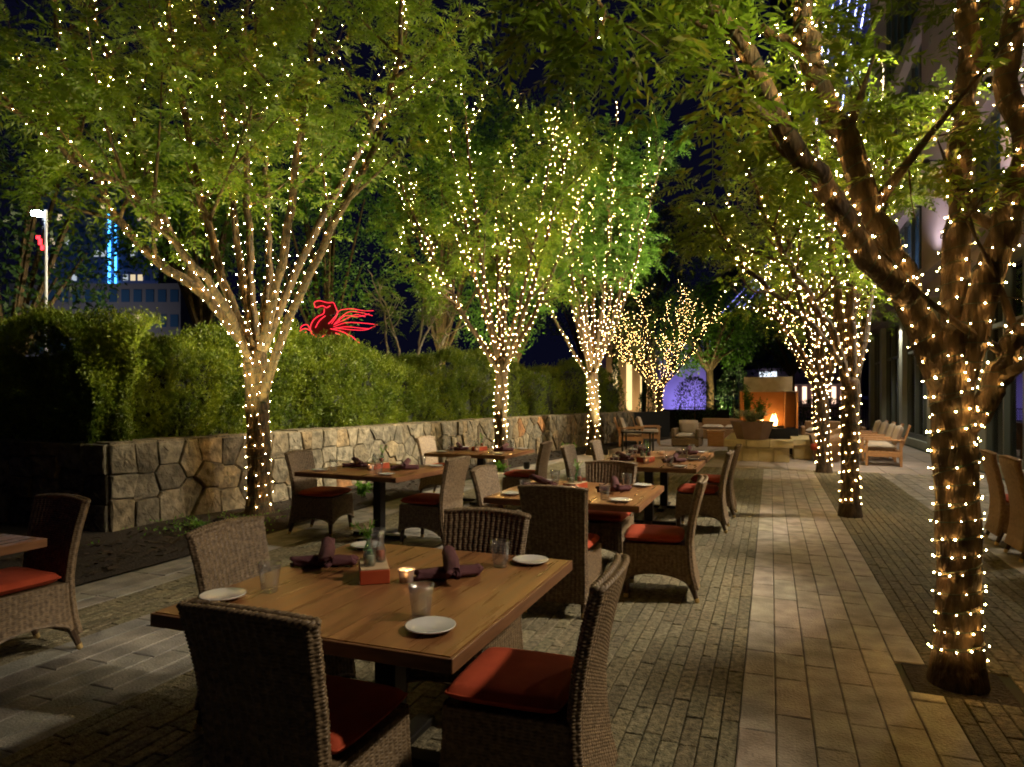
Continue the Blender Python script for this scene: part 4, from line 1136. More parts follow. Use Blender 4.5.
def armchair(label, loc, rz, body='wicker', W=.85, group=None, wood=False, name='armchair', cat='armchair'):
    t = thing(name, label, cat, loc, R(rz), group)
    if not wood:
        mb = MB(); mb.box((0, 0, .15), (W, .78, .24), bev=.02); mb.build('base', M[body], t)
        for s_ in (-1, 1):
            m2 = MB(); m2.box((s_*(W/2-.055), .01, .42), (.11, .80, .30), bev=.025); m2.build('arm', M[body], t)
        m3 = MB(); m3.box((0, -.34, .50), (W-.225, .11, .46), bev=.025); m3.build('backrest', M[body], t)
        for sx in (-1, 1):
            for sy in (-1, 1):
                l = MB(); l.box((sx*(W/2-.06), sy*.33, .015), (.06, .06, .03)); l.build('foot', M['legwood'], t)
    else:
        mb = MB(); mb.box((0, .33, .27), (W-.125, .03, .13), bev=.004)
        for k in range(5): mb.box((0, -.26+k*.13, .325), (W-.125, .08, .02))
        mb.box((0, -.33, .27), (W-.125, .03, .13), bev=.004); mb.build('seat_frame', M['orange_wood'], t)
        for s_ in (-1, 1):
            m2 = MB(); m2.box((s_*(W/2-.035), .0, .59), (.09, .80, .035), bev=.008); m2.box((s_*(W/2-.035), .0, .27), (.03, .72, .12), bev=.004); m2.build('arm', M['orange_wood'], t)
            for sy in (-1, 1):
                l = MB(); l.box((s_*(W/2-.035), sy*.34, .286), (.052, .05, .572), bev=.004); l.build('leg', M['orange_wood'], t)
        m3 = MB(); rt = Matrix.Rotation(R(18), 3, 'X')
        m3.box((0, -.42, .62), (W-.13, .03, .62), mat=rt); m3.build('backrest', M['orange_wood'], t)
    c1 = MB(); cushion_box(c1, (0, .06, .42 if wood else .34), (W-.24, .66, .17)); c1.build('seat_cushion', M['cushion_beige'], t, smooth=True)
    c2 = MB(); cushion_box(c2, (0, -.27, .70 if wood else .60), (W-.25, .46, .17), rx=R(72 if not wood else 108) if not wood else R(-72 + 180)); c2.build('back_cushion', M['cushion_beige'], t, smooth=True)
    return t
armchair('square wicker armchair with beige cushions facing the plaza, beside a small chest', (-2.45, 21.9, 0), 176, group='lounge seats round the fire')
GA = 'wooden lounge chairs with beige cushions'
a0 = armchair('nearest of the four wooden lounge chairs along the building', (2.42, 17.5, 0), 82, wood=True, group=GA, name='lounge_chair', cat='lounge chair')
dup(a0, (2.46, 18.65, 0), R(84), 'second nearest of the four wooden lounge chairs along the building')
dup(a0, (2.46, 19.8, 0), R(86), 'third of the four wooden lounge chairs along the building')
dup(a0, (2.46, 20.95, 0), R(86), 'farthest of the four wooden lounge chairs along the building')
dup(a0, (-4.05, 21.0, 0), R(-80), 'wooden lounge chair behind the black side table, nearer of the pair')
dup(a0, (-3.75, 22.3, 0), R(-78), 'wooden lounge chair behind the black side table, farther of the pair')
# low coffee table in front of the lounge row / dark side table
def small_table(label, loc, W, D, H, mat, name='side_table', rz=0, chest=False):
    t = thing(name, label, 'side table', loc, R(rz)); mb = MB(); mb.box((0, 0, H-.02), (W, D, .04), bev=.004); mb.build('tabletop', M[mat], t)
    if chest:
        b = MB(); b.box((0, 0, H/2-.02), (W-.06, D-.06, H-.06), bev=.004); b.build('body', M[mat], t)
    else:
        for sx in (-1, 1):
            for sy in (-1, 1):
                l = MB(); l.box((sx*(W/2-.035), sy*(D/2-.035), (H-.04)/2), (.045, .045, H-.042)); l.build('leg', M[mat], t)
    return t
small_table('black slatted side table in front of the pair of wooden lounge chairs', (-3.55, 19.4, 0), .85, .6, .56, 'black_metal')
small_table('small orange wooden chest beside the square wicker armchair', (-1.60, 22.2, 0), .55, .5, .5, 'orange_wood', chest=True)
# barrel tub chair
tb = thing('tub_chair', 'curved tan tub chair beside the lit trunks near the seat wall', 'chair', (1.25, 17.9, 0), R(-60))
mb = MB(); n = 40; V = []
for i in range(n+1):
    a = R(-30 + 240*i/n); h = .62 + .16*math.sin(R(240*i/n*.75)); 
    for (r_, z) in ((.30, .02), (.40, .45), (.44, h), (.38, h), (.34, .45), (.26, .02)): V.append((r_*math.cos(a), r_*math.sin(a), z))
mb.raw(V, [(6*i+k, 6*i+(k+1) % 6, 6*(i+1)+(k+1) % 6, 6*(i+1)+k) for i in range(n) for k in range(6)]); mb.build('shell', M['wicker_tan'], tb, smooth=True)
mb = MB(); mb.lathe([(.0, .28), (.33, .28), (.35, .32), (.35, .38), (.32, .42), (0, .43)], seg=24); mb.build('seat_cushion', M['cushion'], tb, smooth=True)
mb = MB(); mb.lathe([(.26, 0), (.30, .27), (0, .275)], seg=24); mb.build('base', M['wicker_tan'], tb, smooth=True)
# low sofas behind the fire
def sofa(label, loc, rz):
    t = thing('sofa', label, 'sofa', loc, R(rz), 'brown outdoor sofas'); mb = MB(); mb.box((0, 0, .2), (1.9, .8, .36), bev=.03); mb.build('base', M['wicker_tan'], t)
    mb = MB(); mb.box((0, -.36, .5), (1.66, .14, .5), bev=.03); mb.build('backrest', M['wicker_tan'], t)
    for s_ in (-1, 1):
        m2 = MB(); m2.box((s_*.89, 0, .45), (.13, .82, .28), bev=.03); m2.build('arm', M['wicker_tan'], t)
    for s_ in (-1, 1):
        c1 = MB(); cushion_box(c1, (s_*.41, .05, .45), (.78, .66, .16)); c1.build('seat_cushion', M['cushion_beige'], t, smooth=True)
sofa('brown outdoor sofa between the fireplace and the railing', (1.9, 24.5, 0), 178)
sofa('brown outdoor sofa seen past the armchair, in front of the railing', (-1.6, 26.2, 0), 178)

# end wall closing the bed, railing, shrubs
ew = thing('garden_wall', 'low plain tan wall running across behind the lounge chairs', 'wall', (0, 0, 0))
mb = MB(); mb.box((-4.4, 25.1, .5), (2.6, .35, 1.0), rz=R(58)); mb.box((-3.1, 30.5, .5), (2.9, .35, 1.0), rz=R(0)); mb.build('masonry', M['limestone'], ew)
rl = thing('railing', 'black metal railing closing the far side of the plaza', 'railing', (0, 34.2, 0))
mb = MB()
for z in (.12, 1.05): mb.box((.5, 0, z), (9.4, .04, .04))
mb.build('rail', M['black_metal'], rl)
mb = MB()
for i in range(94): mb.box((-4.1 + i*.1, 0, .58), (.018, .018, .9))
mb.build('bars', M['black_metal'], rl)
for i in range(6):
    p = MB(); p.box((-4.2+i*1.88, 0, .56), (.06, .06, 1.12)); p.build('post', M['black_metal'], rl)
def shrub(label, loc, h, r_, n, seed, mat='leaf_dark', name='shrub', cone=False, group='dark shrubs round the plaza'):
    rg = np.random.default_rng(seed); t = thing(name, label, 'shrub', loc, 0, group)
    z = rg.uniform(.05, 1, n); k = (1.02-z)**.8 if cone else np.sqrt(np.clip(1-(2*z-1)**2, .05, 1)); a = rg.uniform(0, 6.28, n); q = r_*k*rg.uniform(.55, 1, n)
    p = np.stack([np.cos(a)*q, np.sin(a)*q, z*h], 1); p += snoise(p, 5, seed)[:, None]*.1*np.array([1, 1, .4])
    p[:, 2] = np.abs(p[:, 2])
    d = unit(np.stack([np.cos(a), np.sin(a), np.full(n, .9)], 1) + rg.normal(size=(n, 3))*.6)
    quads_mesh('foliage', leaf_quads(p, d, unit(rg.normal(size=(n, 3))), rg.uniform(.06, .12, n), rg.uniform(.012, .026, n)), M[mat], t)
    mb = MB(); mb.tube([(0, 0, -.05), (0, 0, h*.8)], [.04, .01], 6); mb.build('stem', M['bark'], t); return t
shrub('tall dark conical shrub beside the low round lit tree', (-6.0, 27.6, 0), 3.2, .55, 2600, 1, cone=True)
shrub('second dark conical shrub, behind the low round lit tree', (-4.9, 29.2, 0), 2.7, .6, 2400, 2, cone=True)
shrub('broad dark shrub in front of the violet wall', (-3.0, 29.6, 0), 2.4, .9, 2600, 3)
shrub('dark shrub by the spreading tree trunk', (-1.5, 31.4, 0), 2.9, .8, 2400, 5)
shrub('low hedge clump behind the railing right of the fireplace', (2.3, 35.4, 0), 1.5, 1.6, 2500, 6)
shrub('dark pointed shrub at the farther end of the clipped hedge', (-6.3, 25.0, 0), 2.9, .7, 2600, 7, cone=True)
leaf_sprigs('bright_weed', None, M['sprout'], 160, .22, .22, 21, (.05, .10), (.012, .02), label='bright green seedling at the foot of the wall behind the reddish table', cat='plant', loc=(-5.75, 8.7, .05), stems=8)
leaf_sprigs('bright_weed', None, M['sprout'], 220, .32, .25, 22, (.06, .12), (.012, .02), label='bright green strappy plant beside the tallest lit tree', cat='plant', loc=(-4.75, 16.6, .05), stems=10)
leaf_sprigs('bright_weed', None, M['sprout'], 120, .2, .2, 23, (.05, .10), (.01, .018), label='small green plant at the base of the middle lit tree', cat='plant', loc=(-5.0, 12.5, .05), stems=8)
leaf_sprigs('ground_ivy', None, M['sprout'], 700, .09, 1.6, 24, (.02, .05), (.006, .012), loc=(-6.0, 6.0, .05), stems=50)['kind'] = 'stuff'
# uplight fixtures behind the hedge for the pale trees
def uplight(label, loc, target, power, col=(1, .9, .7), size=.06, angle=50, group='small garden uplights', down=False):
    t = thing('downlight' if down else 'garden_uplight', label, 'downlight' if down else 'uplight', loc, 0, group)
    if down: t.rotation_euler = (math.pi, 0, 0)
    mb = MB(); mb.lathe([(.05, 0), (.07, .05), (.07, .14), (.06, .14), (.05, .06), (0, .06)], seg=14); mb.build('housing', M['black_metal'], t)
    l = bpy.data.lights.new('uplight_lamp', 'SPOT'); l.energy = power; l.color = col; l.spot_size = R(angle); l.spot_blend = .5; l.shadow_soft_size = size
    o = bpy.data.objects.new('uplight_lamp', l); COL.objects.link(o); o.parent = t; o.location = (0, 0, .17)
    d = Vector(target) - Vector(loc)
    if down: d = Vector((d.x, -d.y, -d.z))
    o.rotation_euler = d.to_track_quat('-Z', 'Y').to_euler()
uplight('garden uplight at the foot of the pale-trunked tree nearest the winged sign', (-8.6, 17.6, 0), (-9.5, 18.3, 4), 250)
uplight('garden uplight below the straight and leaning pale-trunked trees', (-7.6, 18.8, 0), (-7.9, 19.5, 4), 420)
# shop window glass: thin pane, mostly clear, mirror-like at a slant
GLP, nt_, out_ = new_mat('shop_pane')
tb_ = N(nt_, 'ShaderNodeBsdfTransparent'); tb_.inputs[0].default_value = (.75, .8, .78, 1); gl_ = N(nt_, 'ShaderNodeBsdfGlossy'); gl_.inputs['Roughness'].default_value = .02
lw_ = N(nt_, 'ShaderNodeFresnel'); lw_.inputs[0].default_value = 1.5; ms_ = N(nt_, 'ShaderNodeMixShader')
nt_.links.new(lw_.outputs[0], ms_.inputs[0]); nt_.links.new(tb_.outputs[0], ms_.inputs[1]); nt_.links.new(gl_.outputs[0], ms_.inputs[2]); nt_.links.new(ms_.outputs[0], out_.inputs[0])
# ------------------------------------------------------------------ building along the right side
bd = thing('building', 'long pale stone building with tall shop windows beside the walk', 'building', (0, 0, 0))
XF = 4.15; YE = 34.0
mb = MB(); mb.box((XF+.14, 14.5, .12), (.28, 39.0, .24)); mb.build('plinth', M['pilaster'], bd)
# pilasters and glazing of the ground floor
fr = MB(); pil = [-4.0, 1.5, 5.6, 9.4, 13.2, 17.2, 21.6, 26.0, 30.4, 33.6]
for y in pil: 
    p = MB(); p.box((XF+.12, y, 2.25), (.36, .55 if y > 20 else .34, 4.02), bev=.01); p.build('pilaster', M['pilaster'], bd)
for i in range(len(pil)-1):
    a, b = pil[i]+.28, pil[i+1]-.28
    w = MB(); m = 3
    w.box((XF+.16, (a+b)/2, .31), (.12, b-a, .14)); w.box((XF+.16, (a+b)/2, 4.18), (.12, b-a, .14)); w.box((XF+.16, (a+b)/2, 3.0), (.10, b-a, .08))
    for k in range(m+1): w.box((XF+.16, a+.04+(b-a-.08)*k/m, 2.25), (.13, .08, 3.72))
    wf = w.build('window', M['facade_dark'], bd)
    g = MB(); g.box((XF+.20, (a+b)/2, 2.25), (.012, b-a-.1, 3.74)); g.build('pane', GLP, wf)
rm = MB(); rm.box((XF+3.6, 14.5, 2.2), (.1, 38.6, 4.3)); rm.box((XF+2.0, 14.5, 4.31), (3.1, 38.6, .06)); rm.box((XF+2.0, 14.5, .02), (3.1, 38.6, .04)); rm.build('interior_wall', simple('interior_wall', (.4, .24, .14), .7, col2=(.5, .32, .2), scale=1), bd)
rr = random.Random(5)
for (a, b) in ((22.3, 25.4), (26.7, 29.8), (31.0, 33.0)):
    c = MB(); n = int((b-a)/.05); P = []
    for i in range(n):
        y = a + (b-a)*i/n; P.append([(XF+.42+.035*math.sin(i*1.3), y, .4), (XF+.42+.035*math.sin(i*1.3), y, 4.1)])
    grid_mesh('curtain', np.array(P), M['curtain'], bd)
for k, y in enumerate((10.9, 12.1, 14.2, 15.4, 16.6, 18.4, 19.6, 20.8)):
    s_ = MB()
    for z in (.8, 1.3, 1.8, 2.3): s_.box((XF+1.5, y, z), (.5, 1.0, .05))
    for z in (.85, 1.35, 1.85): 
        for q in range(9): s_.box((XF+1.4, y-.4+q*.1, z+.1), (.08, .06, rr.uniform(.14, .26)))
    s_.build('lit_shelf', simple('shelf_goods', (.5, .33, .22), .5, col2=(.25, .12, .1), scale=7), bd)
EM_IN = emit('ceiling_lamp_glow', (1, .72, .42), 55.0)
for k, y in enumerate((6.8, 9.2, 11.4, 13.4, 15.4, 17.4, 19.4, 21.4, 23.6, 26, 29)):
    c = MB(); c.lathe([(0, 0), (.16, .0), (.16, .05), (0, .05)], (XF+1.0, y, 4.2), 16); c.build('ceiling_lamp', EM_IN, bd)
# cornice band over the shop windows and canopy edge
c = MB(); c.box((XF-.02, 14.5, 4.42), (.5, 39.4, .26), bev=.01); c.box((XF-.22, 14.5, 4.62), (.9, 39.6, .14), bev=.01); c.box((XF-.05, 14.5, 4.80), (.5, 39.5, .22), bev=.01); c.build('cornice', simple('cornice_metal', (.2, .17, .2), .5, col2=(.26, .22, .26), scale=1), bd)
# upper storeys: piers and blue glazing
up = MB()
piers = [(-5, 3.4), (6.2, 8.6), (12.0, 15.6), (19.2, 22.9), (32.6, 34.0)]
for a, b in piers: up.box((XF+.35, (a+b)/2, 13.4), (.7, b-a, 17.0), bev=.01)
for z in (5.2, 8.2, 13.4, 18.6): up.box((XF+.42, 14.5, z), (.5, 38.9, .6))
up.build('upper_wall', M['facade'], bd)
yy = -5
ups = [(3.4, 6.2), (8.6, 12.0), (15.6, 19.2), (22.9, 32.6)]
for a, b in ups:
    for z0, z1 in ((5.5, 7.9), (8.5, 13.1), (13.7, 18.3)):
        n = max(2, round((b-a)/1.4)); w = MB()
        for k in range(n+1): w.box((XF+.5, a+.05+(b-a-.1)*k/n, (z0+z1)/2), (.12, .1, z1-z0))
        w.box((XF+.5, (a+b)/2, z0+.05), (.11, b-a, .1)); w.box((XF+.5, (a+b)/2, z1-.05), (.11, b-a, .1))
        wf = w.build('window', M['facade_dark'], bd); g = MB(); g.box((XF+.56, (a+b)/2, (z0+z1)/2), (.02, b-a-.1, z1-z0-.1)); g.build('pane', M['blueglass'], wf)
bk = MB(); bk.box((XF+6, 14.5, 12.0), (10.6, 38.8, 15.2)); bk.box((XF+6.6, 14.5, 2.3), (5.9, 38.6, 4.5)); bk.build('rear_block', M['facade'], bd)

# floodlights on the cornice: housings with real lamps
def flood(label, loc, target, power, angle=75, size=.12, col=(1, .84, .62)):
    t = thing('floodlight', label, 'floodlight', loc, 0, 'floodlights fixed along the building')
    d = (Vector(target)-Vector(loc)).normalized(); q = d.to_track_quat('-Z', 'Y')
    mb = MB(); mb.lathe([(.05, .22), (.09, .18), (.11, .0), (.10, .0), (.08, .16), (0, .16)], seg=18)
    h = mb.build('housing', M['black_metal'], t); h.rotation_euler = q.to_euler()
    b = MB(); L = XF + .3 - loc[0]; b.tube([(0, 0, .1), (L, 0, .0)], .018, 6); b.build('bracket', M['black_metal'], t)
    l = bpy.data.lights.new('flood_lamp', 'SPOT'); l.energy = power; l.color = col; l.spot_size = R(angle); l.spot_blend = .6; l.shadow_soft_size = size
    o = bpy.data.objects.new('flood_lamp', l); COL.objects.link(o); o.parent = t; o.rotation_euler = q.to_euler(); o.location = d*.02
WC = (1, .84, .56)
flood('first floodlight above the cornice, aimed at the foreground tables', (3.55, 3.3, 4.98), (-1.45, 2.5, .7), 1100, 36)
flood('floodlight aimed at the middle aisle table', (3.55, 6.7, 4.98), (-1.5, 5.6, .7), 2500, 38)
flood('floodlight aimed at the long joined tables', (3.55, 10.6, 4.98), (-1.4, 8.8, .7), 2900, 40)
flood('floodlight aimed across to the stone wall and hedge', (3.55, 11.4, 7.6), (-7.2, 9.2, 2.7), 17000, 40, col=WC)
flood('floodlight aimed at the farther tables', (3.55, 12.9, 7.4), (-3.9, 7.9, .6), 2600, 44)
flood('floodlight aimed at the farther stone wall', (3.55, 19.6, 7.4), (-6.4, 14.5, 3.4), 12500, 52, col=WC)
flood('floodlight aimed at the seat wall and planter', (3.55, 14.2, 7.0), (-.6, 17.6, .2), 2000, 60)
flood('floodlight aimed at the lounge chairs on the plaza', (3.55, 24.0, 7.4), (-2.2, 22.5, .4), 1700, 74)
flood('floodlight aimed down the slab path', (3.55, 11.0, 6.8), (.4, 7.4, 0), 260, 75)
CW = (1, .85, .40)
flood('low floodlight aimed into the crown of the thick leaning tree', (3.5, 5.6, 4.95), (-.3, 3.6, 6.4), 1500, 84, col=CW)
flood('added low floodlight brightening the near side of the thick leaning tree', (3.6, 2.2, 3.0), (-.8, 3.5, 4.4), 2200, 44, col=CW)  # added fixture, aimed to brighten the near leaves and miss the chairs
flood('low floodlight aimed into the crown of the slender tree', (3.5, 10.4, 4.95), (-.2, 9.2, 6.2), 900, 84, col=CW)
flood('low floodlight aimed into the crowns by the plaza', (3.5, 16.6, 4.95), (-.5, 16.0, 6.4), 1000, 90, col=CW)
def bed_light(label, loc, tgt, power, ang=85): uplight(label, loc, tgt, power, CW, .08, ang, 'uplights in the planting bed')
bed_light('uplight in the bed behind the trunk of the many-limbed tree', (-5.75, 5.9, .05), (-6.1, 6.4, 6), 1100, 72)
bed_light('second uplight in the bed beyond the many-limbed tree', (-5.7, 8.1, .05), (-5.9, 7.6, 6), 1100, 72)
bed_light('uplight in the bed behind the tree at the middle of the wall', (-5.4, 12.2, .05), (-5.3, 12.6, 6), 750, 70)
bed_light('uplight in the bed in front of the tree at the middle of the wall', (-4.75, 13.3, .05), (-5.0, 13.2, 6), 750, 70)
bed_light('uplight in the bed behind the tallest tree', (-4.9, 16.9, .05), (-4.7, 17.2, 7), 1600, 70)
bed_light('uplight in the bed before the tallest tree', (-4.0, 17.3, .05), (-4.2, 17.6, 7), 1600, 70)
bed_light('added uplight brightening the low round lit tree', (-4.7, 27.0, .0), (-4.2, 26.9, 4), 700, 80)  # added lamp brightens the dark area round this tree
bed_light('added uplight brightening the dark spreading tree by the violet wall', (-2.0, 31.6, .0), (-2.6, 32.6, 5), 1500, 100)  # added lamp so the dim crown shows
bed_light('added uplight brightening the dark trees behind the winged sign', (-13.2, 18.8, .1), (-14.2, 19.8, 6), 1600, 100)  # this and the next two lamps are added to bring up dark foliage
bed_light('added uplight brightening the tall dark trees behind the pale-trunked ones', (-9.9, 20.2, .1), (-10.5, 21.3, 7), 2200, 100)
bed_light('added uplight brightening the tall dark tree at the middle of the wall', (-8.6, 24.2, .1), (-9.3, 25.2, 7), 2000, 100)
flood('added high floodlight brightening the crown of the many-limbed tree', (3.5, 9.0, 7.4), (-5.6, 7.2, 6.0), 3900, 48, col=CW)  # added flood brightens the crown while the limbs stay darker
flood('added high floodlight brightening the crowns along the stone wall', (3.5, 13.6, 7.4), (-5.0, 15.0, 7.0), 4600, 56, col=CW)  # second added crown flood, for the trees farther along the wall
# wall washers of the facade; downlights added to brighten the dark shop front
for k, y in enumerate((9.4, 13.2, 17.2, 21.6, 26.0)):
    uplight('added downlight under the cornice to brighten the %s pilaster' % ('first', 'second', 'third', 'fourth', 'fifth')[k], (3.62, y, 4.27), (3.95, y, 0), 210, (1, .9, .7), .05, 120, 'added downlights under the cornice', True)
for k, (y, nm) in enumerate(((14.5, 'nearest'), (20.5, 'middle'), (27.5, 'farthest'))):
    uplight('%s upward facade light on top of the cornice' % nm, (3.2, y, 4.93), (4.15, y, 10), 170, (1, .82, .88), .08, 130, 'facade lights on the cornice')

# ------------------------------------------------------------------ beyond: city, sign, lamps
# winged horse sign
sg_c = at(338, 324, 21)
hs = thing('winged_horse_sign', 'glowing red winged horse sign rising above the hedge', 'sign', tuple(sg_c), YAW)
k = 21/F
def pp(pts, y=0): return [((u-338)*k, y, (326-v)*k) for u, v in pts]
RED = simple('sign_red_panel', (.12, .01, .012), .6); NEON = emit('red_neon', (1, .03, .05), 2.6)
sil = {
 'body_panel': [(312, 322), (318, 316), (326, 315), (336, 321), (345, 325), (352, 330), (350, 336), (338, 336), (326, 337), (316, 336), (311, 330)],
 'head_panel': [(315, 306), (319, 303), (333, 304), (336, 308), (335, 316), (327, 318), (322, 322), (318, 318), (325, 310), (317, 310)],
}
for nm, pl in sil.items():
    mb = MB(); q = pp(pl); n = len(q); v = [(x, -.03, z) for x, _, z in q] + [(x, .03, z) for x, _, z in q]
    mb.raw(v, [tuple(range(n)), tuple(range(2*n-1, n-1, -1))] + [(i, n+i, n+(i+1) % n, (i+1) % n) for i in range(n)]); mb.build(nm, RED, hs)
def neon(name, lines, r=.011):
    mb = MB()
    for ln in lines:
        sp = smooth_path(pp(ln, -.07), max(6, len(ln)*4)); mb.tube(sp, r, 6)
    mb.build(name, NEON, hs)
neon('head_outline', [[(316, 310), (315, 305), (320, 303), (328, 305), (334, 305), (336, 309)], [(317, 310), (323, 308), (327, 310), (331, 308)], [(336, 309), (338, 315), (333, 322), (329, 326)]])
neon('neck_and_chest_outline', [[(325, 311), (324, 316), (318, 319), (313, 324), (311, 331), (313, 337)], [(326, 318), (320, 323), (316, 330)]])
neon('foreleg', [[(313, 334), (307, 331), (302, 332), (299, 336), (303, 336), (307, 334)], [(311, 332), (308, 327), (303, 328), (301, 331)], [(314, 337), (320, 340), (326, 337)]])
neon('hind_leg', [[(331, 331), (340, 333), (347, 336), (350, 341), (351, 345)], [(336, 335), (344, 339), (349, 344)], [(347, 336), (353, 339), (357, 343), (360, 345)]])
neon('wing', [[(332, 326), (337, 319), (340, 313), (352, 311), (364, 313), (374, 313)], [(335, 326), (342, 319), (350, 314), (362, 315), (373, 318)], [(334, 327), (345, 322), (356, 317), (366, 319)],
              [(334, 329), (346, 325), (358, 325), (370, 326), (378, 327)], [(334, 331), (346, 329), (358, 330), (369, 331)], [(336, 330), (352, 332), (366, 332), (376, 328)], [(336, 326), (346, 318), (358, 319), (370, 316)]], r=.008)
mb = MB(); mb.box((.2, .1, -2.0), (.08, .08, 3.6)); mb.box((-.2, .1, -2.0), (.08, .08, 3.6)); mb.build('support_post', M['black_metal'], hs)

# street lamp with small red sign
lp = at(46, 330, 10.5)
lt = thing('street_lamp', 'slim pole lamp glowing white beyond the hedge in the dark corner', 'street lamp', (lp.x, lp.y, 0), YAW)
mb = MB(); mb.tube([(0, 0, 0), (0, 0, 4.45)], [.03, .02], 8); mb.build('pole', simple('galvanised_pole', (.5, .52, .6), .4), lt)
mb = MB(); mb.tube([(0, 0, 4.40), (-.12, 0, 4.43)], .012, 6); mb.build('arm', M['black_metal'], lt)
mb = MB(); mb.lathe([(0, -.06), (.08, -.04), (.09, .0), (0, .04)], (-.13, 0, 4.41), 12); mb.build('lamp_head', emit('street_lamp_glow', (.75, .9, 1), 120), lt)
rs = MB()
for q in ((-.10, 4.02, .06, .05), (-.07, 3.95, .05, .09), (-.04, 3.86, .04, .07)): rs.box((q[0], -.03, q[1]), (q[2], .015, q[3]))
rs.build('red_signal', emit('red_signal_glow', (1, .03, .04), 5), lt)

# towers of the city
def wash(t, x, y, z, tgt, power, col, ang=110, s_=1.0):
    m_ = MB(); m_.box((x, y, z), (.3*s_, .12*s_, .1*s_)); m_.build('wash_light', M['black_metal'], t)
    l = bpy.data.lights.new('wash_lamp', 'SPOT'); l.energy = power; l.color = col; l.spot_size = R(ang); l.spot_blend = .8; l.shadow_soft_size = .3
    o = bpy.data.objects.new('wash_lamp', l); COL.objects.link(o); o.parent = t; o.location = (x, y-.1, z+.12*s_); o.rotation_euler = (Vector(tgt)-Vector((x, y, z+.12))).to_track_quat('-Z', 'Y').to_euler()
BOXF = [(0, 3, 2, 1), (4, 5, 6, 7), (0, 1, 5, 4), (1, 2, 6, 5), (2, 3, 7, 6), (3, 0, 4, 7)]
def tower(label, cu, dist, w, h, dpt, mat, lit=None, seed=1, nfl=None, nw=None, name='office_tower', base=0, cols=((1, .8, .5), (.8, .9, 1)), es=1.2, edges=None, rz=YAW, washp=None):
    c = at(cu, V0, dist); t = thing(name, label, 'building', (c.x, c.y, base), rz, 'distant city buildings'); rr = random.Random(seed)
    mb = MB(); mb.box((0, dpt/2, h/2), (w, dpt, h)); mb.build('wall', mat, t)
    if nfl:
        dk = MB(); lits = [MB() for _ in cols]; fh = h/nfl; ww = w/nw
        for i in range(nfl):
            for j in range(nw):
                z = fh*(i+.5); x = -w/2 + ww*(j+.5); s_ = (ww*.66, .12, fh*.5)
                if rr.random() < lit: lits[rr.randrange(len(cols))].box((x, -.02, z), s_)
                else: dk.box((x, -.02, z), s_)
        if nfl*nw > 130: dk.build('window', M['blueglass'], t, kind='stuff')
        else:
            for v_ in dk.v: o_ = MB(); o_.raw(v_, BOXF); o_.build('window', M['blueglass'], t)
        for q, m_ in enumerate(lits):
            em_ = emit('lit_window_glow', cols[q], es*(1.0 if q == 0 else .7))
            for v_ in m_.v: o_ = MB(); o_.raw(v_, BOXF); o_.build('lit_window', em_, t)
    if edges:
        for (x, z0, z1, col, s_, wd) in edges:
            e = MB(); e.box((x, -.25, (z0+z1)/2), (wd, .2, z1-z0)); e.build('light_strip', emit('strip_glow', col, s_), t)
    if washp: wash(t, 0, -14, 3, (0, 0, h*.4), washp[0], washp[1], 120, 3)  # added wash lamp brightens the tower wall in place of city glow
    return t
DK = simple('tower_dark', (.16, .2, .34), .6); GRY = simple('tower_grey', (.22, .21, .22), .8); TAN = simple('tower_tan', (.35, .25, .17), .8)
BL = (.06, .4, 1.0)
tower('dark distant tower with scattered lit windows and blue light strips', 100, 150, 26, 48, 20, DK, .16, 3, 18, 16, es=.8, edges=[(2.2, 9, 42, BL, 6, .5), (3.6, 9, 42, BL, 5, .35)], washp=(9000, (.35, .5, 1)))
tower('distant tower with one vertical blue strip behind the many-limbed tree', 148, 170, 16, 52, 20, DK, .14, 4, 18, 10, es=.8, edges=[(-1.0, 12, 38, BL, 6, .6)], washp=(7000, (.35, .5, 1)))
tower('low grey distant building above the hedge in the corner', 95, 95, 24, 17.5, 12, GRY, .08, 5, 5, 14, es=.7, washp=(3500, (.85, .85, 1)))
tower('dark low distant building with three stacked lit windows at the frame edge', 12, 110, 12, 14, 12, DK, .3, 8, 7, 5, es=.8, washp=(2000, (.4, .5, 1)))

# tower with slanting LED strips above the building roof
lt2 = thing('led_tower', 'far tower streaked with slanting blue-white light strips', 'building', (0, 0, 0), 0, 'distant city buildings')
D2 = 120
mb = MB(); a, b, c_, d_ = at(800, 396, D2), at(892, 396, D2), at(892, -60, D2), at(800, -60, D2)
off = Vector((-SA, CA, 0))*14
V = [tuple(p) for p in (a, b, c_, d_)] + [tuple(p+off) for p in (a, b, c_, d_)]
mb.raw(V, [(0, 1, 2, 3), (4, 7, 6, 5), (0, 4, 5, 1), (1, 5, 6, 2), (2, 6, 7, 3), (3, 7, 4, 0)]); mb.build('wall', simple('tower_navy', (.02, .025, .09), .5), lt2)
LED = emit('led_strip_glow', (.42, .48, 1.0), 6.5)
for i in range(9):
    u0 = 822 + i*7.0; s_ = .05 + .022*i
    for (va, vb) in ((random.uniform(-30, -10), random.uniform(18, 40)), (random.uniform(42, 50), random.uniform(62, 90)), (random.uniform(92, 100), random.uniform(108, 128))):
        fu = lambda v: u0 + (60 - v)*s_*.9 - (v)*.02
        p, q = at(fu(va), va, D2-.5), at(fu(vb), vb, D2-.5); m_ = MB(); m_.tube([p, q], .12, 4); m_.build('light_strip', LED, lt2)
lt3 = thing('led_tower', 'far low tower with diagonal violet light strips behind the plaza trees', 'building', (0, 0, 0), 0, 'distant city buildings')
mb = MB(); a, b, c_, d_ = at(716, 396, 140), at(812, 396, 140), at(812, 205, 140), at(716, 280, 140)
V = [tuple(p) for p in (a, b, c_, d_)] + [tuple(p+off) for p in (a, b, c_, d_)]
